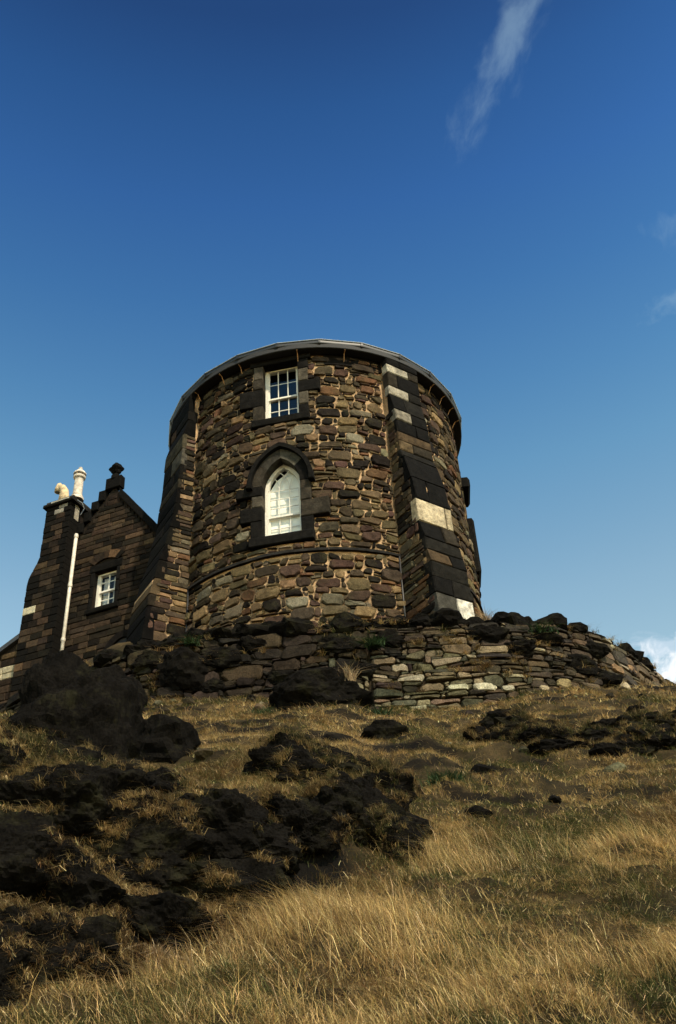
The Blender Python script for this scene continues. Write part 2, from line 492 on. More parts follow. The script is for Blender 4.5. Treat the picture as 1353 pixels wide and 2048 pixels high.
def pack(nx, ny, ok, sizes, seed=1):
    """fill an nx x ny cell grid with random rectangles; ok(i,j) says whether a cell may be used"""
    rg = random.Random(seed)
    used = np.zeros((nx, ny), bool)
    for i in range(nx):
        for j in range(ny):
            if not ok(i, j): used[i, j] = True
    out = []
    cells = [(i, j) for i in range(nx) for j in range(ny)]
    tot = len(cells)
    for ph, (ws, hs, tries) in enumerate(sizes):
        for _ in range(int(tot * tries)):
            i, j = rg.choice(cells); w = rg.choice(ws); h = rg.choice(hs)
            if i + w > nx or j + h > ny: continue
            if used[i:i + w, j:j + h].any(): continue
            used[i:i + w, j:j + h] = True; out.append((i, j, w, h))
    # leftovers: greedy strips
    for j in range(ny):
        i = 0
        while i < nx:
            if used[i, j]: i += 1; continue
            w = 1
            while i + w < nx and not used[i + w, j] and w < 3: w += 1
            h = 1
            if rg.random() < 0.5 and j + 1 < ny and not used[i:i + w, j + 1].any(): h = 2
            used[i:i + w, j:j + h] = True; out.append((i, j, w, h)); i += w
    return out


PAL = [((0.120, 0.088, 0.052), 5), ((0.070, 0.052, 0.036), 5), ((0.092, 0.056, 0.043), 3.5), ((0.170, 0.122, 0.068), 3.2), ((0.022, 0.018, 0.015), 6),
       ((0.27, 0.180, 0.095), 1.8), ((0.18, 0.095, 0.052), 1.4), ((0.19, 0.155, 0.105), 1.5)]



def pick(pal=PAL, v=0.22):
    c = random.choices([p[0] for p in pal], [p[1] for p in pal])[0]
    k = random.uniform(1 - v, 1 + v)
    return tuple(x * k * random.uniform(.94, 1.06) for x in c)


def place_stones(items, name, mat, parent, limit, stuff_name):
    """items = (size, V, F, col); the largest `limit` become parts, the rest one stuff part"""
    items = sorted(items, key=lambda t: -t[0])
    for s, V, F, c in items[:limit]:
        mesh_obj(name, V, F, mat, parent, col=c, smooth=False, origin=tuple(np.mean(V, 0)))
    if len(items) > limit:
        mb = MB()
        for s, V, F, c in items[limit:]: mb.add(V, F, c)
        mb.build(stuff_name, mat, parent, kind='stuff')


# ------------------------------------------------------------------ terrain
PATH = [(-14, 27.0), (-11, 23.5), (-8.5, 20.6), (-6.5, 18.6), (-5.0, 17.9), (-3.5, 17.2), (-1.2, 16.9), (1.5, 16.9), (3.2, 17.0), (4.2, 17.35), (5.3, 18.15), (6.5, 19.6), (7.6, 21.4), (8.4, 24), (9.0, 30), (9.6, 60)]
PATH = np.array(PATH)
AX, AD = -0.53, 22.704         # tower axis
FY = [-4000, -300, -60, -20, -5, 0, 2, 4, 6, 8, 10, 12, 14, 16, 17, 18.2, 20.5, 24, 30, 45, 80, 300, 4000]
FZ = [-60, -50, -26, -9.5, -3.9, -1.75, -0.9, 0.12, 1.02, 2.08, 3.30, 4.62, 5.85, 7.12, 7.55, 7.82, 8.40, 9.1, 9.8, 9.5, 4, -40, -60]


def path_dist(x, y):
    x = np.asarray(x, float); y = np.asarray(y, float)
    d = np.full(x.shape, 1e9)
    for a, b in zip(PATH[:-1], PATH[1:]):
        ab = b - a; t = np.clip(((x - a[0]) * ab[0] + (y - a[1]) * ab[1]) / (ab @ ab), 0, 1)
        d = np.minimum(d, np.hypot(x - a[0] - t * ab[0], y - a[1] - t * ab[1]))
    inside = y > np.interp(x, PATH[:, 0], PATH[:, 1])
    inside &= (x > -14) & (x < 9.6)
    return np.where(inside, d, -d)


def bluff(x, y):
    """rocky step in the hillside, low on the left"""
    edge = 6.75 + 0.30 * np.clip(x + 2.2, 0, 9) ** 1.3 + 0.16 * vnoise(x * 1.3, y * 0 + 3.3, seed=5) - 0.55 * np.clip(-x - 1.4, 0, 3)
    s = sstep(0, 1.15, y - edge)
    side = sstep(0.35, -0.6, x)
    back = 1 - sstep(0, 5.0, y - edge - 0.6)
    return 0.86 * s * side * (0.25 + 0.75 * back)


def ledge(x, y):
    """broken turf ledges of the upper slope: returns height and how steep the riser is"""
    ph = y * 1.55 + .30 * x + .55 * vnoise(x * .8, y * .5, seed=9) + .22 * vnoise(x * 2.6, y * 1.5, seed=10)
    f = ph - np.floor(ph)
    on = sstep(-.30, .20, fbm(x * .75, y * .9, seed=13, oct=2)) * sstep(8.6 + .0 * x, 10.0, y - .25 * np.clip(x, 0, 4)) * (1 - sstep(15.8, 16.6, y)) * sstep(-4.5, -3.0, x)
    rise = sstep(0, .20, f) - f
    return .11 * on * rise, on * ((f < .22) & (f > .02))


def ground(x, y):
    x = np.asarray(x, float); y = np.asarray(y, float)
    z = np.interp(y, FY, FZ)
    # round the profile knots
    for o in (-0.7, 0.7): z = z + np.interp(y + o, FY, FZ)
    z = z / 3
    near = np.exp(-((np.hypot(x, y - 10)) / 40) ** 2)
    z = z + near * (0.13 * fbm(x * 0.55, y * 0.8, seed=2, oct=3) + 0.06 * fbm(x * 2.1, y * 3.0, seed=7, oct=3))
    z = z + near * 0.028 * fbm(x * 4.3, y * 4.3, seed=8, oct=2) * (y < 17)
    # sheep-track terracettes on the upper slope
    z = z + ledge(x, y)[0]
    z = z + 0.10 * (x * 0.0) + bluff(x, y)
    z = z - 0.035 * np.clip(x - 1.5, 0, 4) * (1 - sstep(10, 15, y))
    d = path_dist(x, y)
    ins = 8.95 + 1.2 * sstep(0.2, 2.2, d) + 1.1 * sstep(-3.2, -5.5, x) * sstep(0.8, 2.6, d) + 0.05 * fbm(x * 1.5, y * 1.5, seed=4, oct=3)
    w = sstep(0.12, 0.42, d)
    return z * (1 - w) + ins * w


def axis(lo, hi, step, far, n):
    a = np.arange(lo, hi + step / 2, step)
    g = np.geomspace(step * 2, far, n)
    return np.concatenate([(lo - g)[::-1], a, hi + g])


xs = axis(-6.6, 8.6, 0.055, 3500, 44)
ys = axis(3.2, 19.2, 0.055, 3500, 48)
X, Y = np.meshgrid(xs, ys, indexing='ij')
Z = ground(X, Y)
nx, ny = len(xs), len(ys)
idx = np.arange(nx * ny).reshape(nx, ny)
Fq = np.stack([idx[:-1, :-1].ravel(), idx[1:, :-1].ravel(), idx[1:, 1:].ravel(), idx[:-1, 1:].ravel()], 1)
def rock_mask(x, y):
    e = .05
    g = np.clip((bluff(x, y + e) - bluff(x, y - e)) / (2 * e), 0, 3)
    n1 = fbm(x * 1.7, y * 2.1, seed=55, oct=4)
    m_ = sstep(.28, .75, g + .35 * n1)
    p = fbm(x * .8, y * 1.6, seed=81, oct=3)
    return np.clip(m_ + .85 * ledge(x, y)[1] * sstep(-.5, .3, n1), 0, 1)


g_ob = mesh_obj('ground', np.stack([X.ravel(), Y.ravel(), Z.ravel()], 1), Fq, M['turf'], smooth=True, kind='structure', origin=(0, 0, 0), cols=np.repeat(rock_mask(X.ravel(), Y.ravel())[:, None], 3, 1) / SOOT,
                label='steep grassy hillside climbing to the tower')


def gz(x, y): return float(ground(np.array([x]), np.array([y]))[0])


# ------------------------------------------------------------------ rocks
def ico(sub):
    import bmesh
    bm = bmesh.new(); bmesh.ops.create_icosphere(bm, subdivisions=sub, radius=1)
    V = np.array([v.co[:] for v in bm.verts]); F = [tuple(v.index for v in f.verts) for f in bm.faces]; bm.free()
    return V, F


ICO = {k: ico(k) for k in (2, 3, 4, 5, 6)}


def rock_mesh(cen, rad, seed, sub=4, cuts=16, rough=0.10, rot=0.0, tilt=0.0):
    D, F = ICO[sub]
    rg = np.random.default_rng(seed)
    nn = rg.normal(size=(cuts, 3)); nn /= np.linalg.norm(nn, axis=1)[:, None]
    dd = rg.uniform(0.72, 1.0, cuts)
    q = D @ nn.T
    r = np.min(np.where(q > 0.15, dd / np.maximum(q, 0.15), 9), 1)
    r = np.minimum(r, 1.12)
    sz = (rad[0] * rad[1] * rad[2]) ** (1 / 3)
    P = D * r[:, None] * np.array(rad)
    w = P + seed * 3.7
    f = 1.6 / sz
    P = P * (1 + rough * fbm(w[:, 0] * f, w[:, 1] * f, w[:, 2] * f * 1.5, seed=seed, oct=6, gain=0.58))[:, None]
    # ledges: slight horizontal bedding
    P = P * (1 + 0.035 * np.sin(P[:, 2:3] / sz * 11 + 3 * vnoise(w[:, 0] * f, w[:, 1] * f, seed=seed)[:, None]) * np.array([1, 1, 0]))
    ct, st = math.cos(tilt), math.sin(tilt)
    P = P @ np.array([[ct, 0, -st], [0, 1, 0], [st, 0, ct]])
    c, s = math.cos(rot), math.sin(rot)
    P = P @ np.array([[c, s, 0], [-s, c, 0], [0, 0, 1]])
    return P + np.array(cen), F


ROCKS = []   # (x, y, rx, ry) footprint used to keep grass off


def boulder(label, cen, rad, seed, sub=4, rot=0.0, tilt=0.0, rough=0.1, group='boulders on the hillside', name='boulder', cuts=16):
    V, F = rock_mesh(cen, rad, seed, sub, cuts, rough, rot, tilt)
    ROCKS.append((cen[0], cen[1], rad[0], rad[1], rot))
    return mesh_obj(name, V, F, M['rock'], smooth=False, label=label, cat='rock', group=group)



M['darkrock'] = M['rock']
boulder('huge black craggy boulder standing on the slope below the gabled house', (-2.70, 9.0, 3.22), (.70, .60, 1.34), 47, sub=6, rough=.13, cuts=9)
boulder('wide black boulder leaning against the foot of the terrace wall', (-.50, 15.6, 7.02), (.92, .55, .52), 12, sub=5, rough=.13)
boulder('low flat dark rock in the grass below the right end of the wide boulder', (.44, 13.2, 5.40), (.34, .3, .22), 7, rough=.12)
boulder('small dark rock just left of the low flat rock on the upper slope', (-.22, 12.35, 5.0), (.20, .2, .14), 19, sub=3, rough=.12)
boulder('upright dark rock beside the huge black boulder at its right', (-2.20, 11.1, 4.52), (.42, .34, .44), 23, rough=.15)
boulder('small flat rock right of the upright dark rock', (-1.62, 11.45, 4.55), (.2, .2, .13), 24, sub=3)
boulder('dark rock at the head of the left grass bank', (-1.80, 9.75, 3.62), (.28, .22, .15), 25, sub=3)
boulder('dark rock in the grass left of the wide boulder', (-1.50, 13.6, 5.72), (.34, .26, .20), 26, sub=3)
boulder('dark knob of rock in the right middle of the slope, upper of three', (1.52, 11.3, 4.03), (.21, .18, .20), 27, sub=3)
boulder('dark knob of rock in the right middle of the slope, middle of three', (1.48, 10.85, 3.68), (.16, .15, .20), 28, sub=3)
boulder('dark knob of rock in the right middle of the slope, lowest of three', (1.21, 9.95, 3.15), (.16, .15, .19), 29, sub=3)
boulder('long low rock sunk in the turf on the right of the slope', (2.3, 10.75, 3.47), (.30, .2, .13), 30, sub=3)
boulder('dark boulder set against the left part of the terrace wall', (-3.05, 17.0, 8.45), (.50, .32, .48), 31, rough=.14)
boulder('dark boulder between the huge black boulder and the terrace wall', (-3.85, 15.5, 7.1), (.45, .4, .50), 32, rough=.14)


def outcrop(label, org, specs, group='rock outcrops in the slope'):
    T = empty('rock_outcrop', org, label, 'rock outcrop', group)
    for k, (cen, rad, seed, sub, rot) in enumerate(specs):
        sub = min(sub + 1, 6)
        cen = (cen[0], cen[1], max(cen[2], gz(cen[0], cen[1]) + .22 * rad[2]))
        V, F = rock_mesh(cen, rad, seed, sub, 12, .17, rot)
        ROCKS.append((cen[0], cen[1], rad[0], rad[1], rot))
        mesh_obj('rock_face', V, F, M['rock'], T)


outcrop('broken black rock face in the middle of the slope with grass growing in its cracks', (.1, 9.2, 2.6), [
    ((.10, 10.15, 3.42), (.46, .30, .30), 51, 4, .2), ((.26, 9.15, 2.72), (.30, .26, .36), 52, 4, .5), ((-.50, 8.75, 2.85), (.22, .2, .26), 53, 4, -.2),
    ((-.18, 8.6, 2.55), (.26, .22, .26), 54, 4, .1), ((.60, 10.7, 3.72), (.18, .16, .20), 55, 3, 0), ((.02, 8.75, 2.62), (.22, .2, .30), 56, 4, .9), ((-.35, 9.7, 3.25), (.2, .15, .13), 57, 3, 0), ((.52, 9.3, 2.8), (.16, .15, .2), 58, 3, 0), ((.3, 9.75, 3.2), (.25, .15, .2), 59, 3, 0),
    ((-.60, 9.05, 3.0), (.34, .26, .30), 151, 4, .3), ((-.28, 9.15, 2.98), (.36, .24, .32), 152, 4, -.2), ((-.05, 9.55, 3.15), (.34, .22, .28), 153, 4, .2), ((-.1, 8.95, 2.75), (.30, .22, .32), 154, 4, 0), ((.35, 8.75, 2.5), (.22, .2, .28), 155, 4, .4), ((-.75, 9.6, 3.35), (.26, .18, .16), 156, 3, .2), ((.42, 10.4, 3.6), (.30, .2, .24), 157, 4, .1)])
outcrop('black rock ledges under the pale stones of the wall', (2.3, 12.6, 4.7), [
    ((2.20, 13.2, 5.32), (.34, .28, .26), 61, 4, .2), ((2.42, 12.45, 4.82), (.30, .24, .17), 62, 4, 0), ((2.0, 12.7, 4.95), (.2, .16, .15), 63, 3, 0), ((2.75, 13.3, 5.28), (.24, .2, .16), 64, 3, .4), ((2.15, 12.95, 5.12), (.42, .3, .22), 65, 4, .1), ((2.7, 12.6, 4.9), (.34, .24, .16), 66, 4, .2), ((1.75, 12.9, 5.08), (.24, .2, .14), 67, 3, 0)])
outcrop('row of humped black rocks at the right edge below the wall corner', (3.5, 12.2, 4.5), [
    ((3.48, 12.9, 5.12), (.40, .3, .19), 71, 4, 0), ((4.10, 13.3, 5.32), (.46, .36, .22), 72, 4, .3), ((3.72, 12.1, 4.60), (.38, .3, .22), 73, 4, .1),
    ((2.62, 12.0, 4.58), (.42, .22, .13), 74, 4, .15), ((3.05, 11.6, 4.33), (.18, .14, .12), 75, 3, 0), ((4.35, 12.6, 4.95), (.4, .3, .2), 76, 4, .3), ((3.15, 12.35, 4.8), (.3, .2, .15), 77, 3, .3), ((3.9, 12.7, 4.98), (.5, .34, .24), 78, 4, .2), ((3.35, 11.95, 4.52), (.36, .24, .16), 79, 4, .1), ((4.7, 13.2, 5.25), (.5, .34, .25), 178, 4, .1), ((4.5, 12.1, 4.65), (.4, .26, .17), 179, 4, .3), ((2.9, 12.8, 5.05), (.3, .22, .15), 180, 3, .3)])
outcrop('big dark rocky bank with tufts of dead grass filling the lower left of the slope', (-1.6, 7.0, 1.4), [
    ((cx, cy, gz(cx, cy) - .10 * rz), (rx * 1.12, ry * 1.1, rz * 1.1), 80 + k, 5 if rx > .3 else 4, rot) for k, (cx, cy, rx, ry, rz, rot) in enumerate([
        (-2.15, 7.25, .50, .36, .42, .1), (-1.60, 7.35, .50, .34, .40, -.2), (-1.05, 7.60, .46, .34, .36, .2), (-.55, 8.00, .34, .28, .28, .5),
        (-2.45, 6.70, .48, .36, .42, .5), (-2.75, 7.4, .44, .36, .5, 0), (-1.45, 7.75, .30, .22, .20, .3), (-1.85, 6.85, .42, .30, .34, 0),
        (-1.35, 7.0, .40, .26, .30, .2), (-2.1, 6.35, .40, .28, .36, .3), (-.85, 7.30, .32, .22, .24, .4), (-2.6, 6.1, .4, .3, .4, .2), (-1.65, 6.55, .30, .22, .24, .1), (-.30, 8.35, .24, .22, .2, .1), (-2.0, 7.8, .34, .26, .24, .3), (-2.85, 8.2, .50, .36, .50, .2), (-2.40, 8.15, .40, .30, .36, -.2), (-2.55, 7.7, .46, .34, .42, .4), (-3.3, 7.8, .5, .4, .5, 0), (-2.2, 6.0, .36, .28, .32, .2), (-1.9, 8.35, .26, .2, .2, 0)])])

# ------------------------------------------------------------------ round tower
TW = empty('round_tower', (AX, AD, 9.4), 'round dark rubble tower with two white windows, buttresses and a thin grey gutter', 'tower')
RT = 4.0
Z0, Z1 = 9.2, 18.28
WTH = R(-11.0)                 # bearing of the window bay


BAT = 0.0157                  # the wall leans in as it rises


def cyl(s, z, d):
    th = s / RT
    d = d - BAT * (z - 12.15)
    return (AX + (RT + d) * math.sin(th), AD - (RT + d) * math.cos(th), z)


def radial_frame(th, rad):
    return ((AX + rad * math.sin(th), AD - rad * math.cos(th)), (math.cos(th), math.sin(th)), (math.sin(th), -math.cos(th)))


WF = radial_frame(WTH, RT + 0.035)      # plane of the dressed window surrounds
HW = 0.455


def arch_half(z, a, z_sp, rise):
    """half width of a pointed arch at height z"""
    if z <= z_sp: return a
    if z >= z_sp + rise: return 0
    c = (rise * rise - a * a) / (2 * a)
    return math.sqrt(max((a + c) ** 2 - (z - z_sp) ** 2, 0)) - c


# body with real openings
ns, nz_ = 420, 150
sv = np.linspace(-math.pi, math.pi, ns + 1)[:-1] * RT
zv = np.linspace(Z0, Z1, nz_ + 1)
SS, ZZ = np.meshgrid(sv, zv, indexing='ij')
dn = 0.016 * fbm(np.cos(SS / RT) * 14, np.sin(SS / RT) * 14, ZZ * 3.6, seed=3, oct=4)
dn = dn - BAT * (ZZ - 12.15)
VB = np.stack([AX + (RT + dn) * np.sin(SS / RT), AD - (RT + dn) * np.cos(SS / RT), ZZ], -1).reshape(-1, 3)
ids = np.arange(ns * (nz_ + 1)).reshape(ns, nz_ + 1)
fs = []
for i in range(ns):
    i2 = (i + 1) % ns
    smid = (sv[i] + math.pi * RT / ns)
    a = RT * math.sin(smid / RT - WTH)
    inw = abs(a) < HW + 0.1 and abs(smid / RT - WTH) < 0.5
    for j in range(nz_):
        z = (zv[j] + zv[j + 1]) / 2
        if inw:
            if 16.1 < z < 18.15: continue
            if 12.55 < z < 14.1 + 0.75 + .1 and abs(a) < (arch_half(z, HW, 14.1, .75) + .1): continue
        fs.append((int(ids[i, j]), int(ids[i2, j]), int(ids[i2, j + 1]), int(ids[i, j + 1])))
mesh_obj('wall_body', VB, fs, M['mortar'], TW, smooth=True, origin=(AX, AD, Z0))

B1, B2 = R(34.9), R(-58)
BHW1, BHW2 = 0.49, 0.60


def surround_zone(a, z):
    """cells covered by dressed stones round the two windows"""
    if 15.98 < z < 18.3 and abs(a) < 0.74: return True
    if 16.68 < z < 17.28 and -1.10 < a < 0: return True
    if 16.93 < z < 17.32 and 0 < a < 1.03: return True
    if 12.36 < z < 14.2 and abs(a) < 0.77: return True
    if 13.86 < z < 14.14 and -1.12 < a < 0: return True
    if 13.12 < z < 13.56 and -1.02 < a < 0: return True
    if 13.05 < z < 13.56 and 0 < a < 1.14: return True
    if z >= 14.1 and abs(a) < arch_half(z, 0.80, 14.05, 1.18): return True
    return False


CW, CH = 0.098, 0.080
NXs = int(2 * math.pi * RT * (165 / 360) / CW)
S_START = R(-75) * RT
NYs = int((18.22 - 9.9) / CH)
zz0 = 9.9


def okcell(i, j):
    s = S_START + (i + .5) * CW; z = zz0 + (j + .5) * CH; th = s / RT
    for b, h in ((B1, BHW1), (B2, BHW2)):
        if abs(RT * math.sin(th - b)) < h - 0.02: return False
    if abs(z - 12.15) < 0.05: return False
    a = RT * math.sin(th - WTH)
    return not surround_zone(a, z)


SIZES = [((5, 6), (3, 4), .05), ((4, 5), (3, 4), .10), ((3, 4), (3,), .10), ((3, 4, 5), (2, 3), .20), ((2, 3), (2, 3), .35), ((3, 4, 5), (1,), .06), ((2,), (2, 3), .2)]
recs = pack(NXs, NYs, okcell, SIZES, seed=5)
gi, gj = np.meshgrid(np.arange(NXs + 1), np.arange(NYs + 1), indexing='ij')
wx = 0.06 * vnoise(gi * .33, gj * .33, seed=31) + 0.028 * vnoise(gi * 1.7, gj * 1.7, seed=32)
wz = 0.055 * vnoise(gi * .22, gj * .4, seed=33) + 0.022 * vnoise(gi * 1.7, gj * 1.7, seed=34)
items = []
for (i, j, w, h) in recs:
    cs = []
    for (p, q) in ((i, j), (i + w, j), (i + w, j + h), (i, j + h)):
        cs.append([S_START + p * CW + wx[p, q], zz0 + q * CH + wz[p, q]])
    cs = np.array(cs); c = cs.mean(0)
    small = w * h <= 2
    g = random.uniform(0.008, 0.020) if not small else random.uniform(0.004, 0.012)
    dv = cs - c; cs = c + dv - np.sign(dv) * g
    pr = random.uniform(.018, .075) if not small else random.uniform(.004, .03)
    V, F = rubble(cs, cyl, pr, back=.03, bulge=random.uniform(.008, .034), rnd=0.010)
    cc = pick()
    # left stones, more near the eaves, darkened for soot and painted-in eave shadow, a pale squared block here and there
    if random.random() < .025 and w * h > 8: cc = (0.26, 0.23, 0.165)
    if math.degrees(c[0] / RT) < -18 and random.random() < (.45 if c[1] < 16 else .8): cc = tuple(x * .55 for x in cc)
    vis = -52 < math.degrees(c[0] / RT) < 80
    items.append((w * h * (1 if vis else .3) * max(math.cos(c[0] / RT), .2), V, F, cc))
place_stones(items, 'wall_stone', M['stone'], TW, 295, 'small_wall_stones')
print('tower stones', len(items))


def ring_seg(s0, s1, z0, z1, d0, d1, n):
    V = []; F = []
    for k in range(n + 1):
        s = s0 + (s1 - s0) * k / n
        V += [cyl(s, z0, d0), cyl(s, z0, d1), cyl(s, z1, d1 - .012), cyl(s, z1, d0)]
    for k in range(n):
        a = 4 * k; b = a + 4
        F += [(a, b, b + 1, a + 1), (a + 1, b + 1, b + 2, a + 2), (a + 2, b + 2, b + 3, a + 3)]
    F += [(0, 1, 2, 3), (4 * n + 3, 4 * n + 2, 4 * n + 1, 4 * n)]
    return V, F


# string course in long thin stones
s = R(-51.5) * RT
while s < R(28.5) * RT:
    e = min(s + random.uniform(.6, 1.0), R(28.5) * RT)
    V, F = ring_seg(s + .004, e - .004, 12.115 + random.uniform(-.008, .008), 12.19 + random.uniform(-.008, .008), -.03, .085 + random.uniform(-.01, .012), 6)
    mesh_obj('string_course_stone', V, F, M['dressed'], TW, col=(.028, .026, .024)); s = e
for a0, a1 in ((46, 110), (110, 180), (180, 246), (-114, -71.5)):
    V, F = ring_seg(R(a0) * RT, R(a1) * RT, 12.115, 12.19, -.03, .085, 22)
    mesh_obj('string_course_stone', V, F, M['dressed'], TW, col=(.028, .026, .024))
# top course under the eaves, coloured black for soot and the eave shadow
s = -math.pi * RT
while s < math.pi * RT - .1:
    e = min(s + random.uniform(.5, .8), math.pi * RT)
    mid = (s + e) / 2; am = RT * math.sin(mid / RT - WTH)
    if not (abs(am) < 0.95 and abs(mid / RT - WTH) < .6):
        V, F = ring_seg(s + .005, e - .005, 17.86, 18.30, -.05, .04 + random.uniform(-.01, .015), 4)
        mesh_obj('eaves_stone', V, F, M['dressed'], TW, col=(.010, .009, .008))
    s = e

# --- window surrounds
WF2 = radial_frame(WTH, RT - .045)       # upper window, set with the leaning wall
SUR = empty('window_surround', (0, 0, 0)); SUR.parent = TW; SUR.location = Vector((WF[0][0], WF[0][1], 12.3)) - Vector(TW.location)
DK = (.012, .011, .010); MD = (.050, .042, .032); LT = (.105, .09, .068)


def sblock(a0, a1, z0, z1, col, d1=0.0, d0=-.32, name='surround_stone'):
    g = .004
    V, F = block(WF2 if z0 > 15.5 else WF, a0 + g, a1 - g, z0 + g, z1 - g, d0, d1 + random.uniform(-.004, .006))
    return mesh_obj(name, V, F, M['dressed'], SUR, col=col, origin=tuple(np.mean(V, 0)))


# upper window: sill, jambs, lintel
sblock(-.74, .74, 16.0, 16.22, DK, .05, name='sill')
for a0, a1, z0, z1, c in ((-.72, -HW, 16.22, 16.70, MD), (-1.08, -HW, 16.70, 17.26, DK), (-.72, -HW, 17.26, 17.60, MD), (-.70, -HW, 17.60, 18.05, LT),
                          (HW, .72, 16.22, 16.52, DK), (HW, .72, 16.52, 16.93, LT), (HW, 1.02, 16.93, 17.30, DK), (HW, .72, 17.30, 17.72, LT), (HW, .74, 17.72, 18.05, DK)):
    sblock(a0, a1, z0, z1, c)
sblock(-.80, .80, 18.05, 18.27, DK, .01, name='lintel')
# lower window
sblock(-.77, .77, 12.40, 12.66, DK, .06, name='sill')
for a0, a1, z0, z1, c in ((-.74, -HW, 12.66, 13.14, DK), (-1.0, -HW, 13.14, 13.54, DK), (-.72, -HW, 13.54, 13.86, LT), (-1.10, -HW, 13.86, 14.12, DK),
                          (HW, .75, 12.66, 13.07, DK), (HW, 1.12, 13.07, 13.54, MD), (HW, .72, 13.54, 14.12, MD)):
    sblock(a0, a1, z0, z1, c)


def arch_pts(a, zsp, rise, n, side):
    P = []
    c = (rise * rise - a * a) / (2 * a)
    amax = math.atan2(rise, c)
    for k in range(n + 1):
        t = amax * k / n
        P.append((side * ((a + c) * math.cos(t) - c), zsp + (a + c) * math.sin(t)))
    return P


def arch_strip(side, k0, k1, n, inner, outer, d0, d1, name, col, mat='dressed'):
    I = arch_pts(*inner, n, side)[k0:k1 + 1]; O = arch_pts(*outer, n, side)[k0:k1 + 1]
    V = []; F = []
    for (a, z), (b, w) in zip(I, O):
        V += [frame_pt(WF, a, z, d0), frame_pt(WF, a, z, d1), frame_pt(WF, b, w, d1), frame_pt(WF, b, w, d0)]
    m_ = len(I) - 1
    for k in range(m_):
        p = 4 * k; q = p + 4
        for e in range(4):
            f = (e + 1) % 4; F.append((p + e, q + e, q + f, p + f))
    F += [(0, 1, 2, 3), (4 * m_ + 3, 4 * m_ + 2, 4 * m_ + 1, 4 * m_)]
    return mesh_obj(name, V, F, M[mat], SUR, col=col, origin=tuple(np.mean(V, 0)))


IN = (HW, 14.12, .74); OU = (.70, 14.12, 1.02)
for side in (-1, 1):
    arch_strip(side, 0, 7, 14, IN, OU, -.32, .0 + .004, 'voussoir', MD if side < 0 else DK)
    arch_strip(side, 7, 14, 14, IN, OU, -.32, .008, 'voussoir', (.06, .055, .045) if side < 0 else (.12, .11, .085))
    arch_strip(side, 0, 14, 14, (.70, 14.125, 1.022), (.80, 14.125, 1.14), -.1, .12, 'hood_mould', DK)
    V, F = block(WF, side * .75 - .07, side * .75 + .07, 14.03, 14.122, -.1, .13)
    mesh_obj('hood_stop', V, F, M['dressed'], SUR, col=DK)


# --- sash windows
def bar(mb, Fr, a0, a1, z0, z1, d0, d1):
    V, F = fbox(Fr, a0, a1, z0, z1, d0, d1); mb.add(V, F)


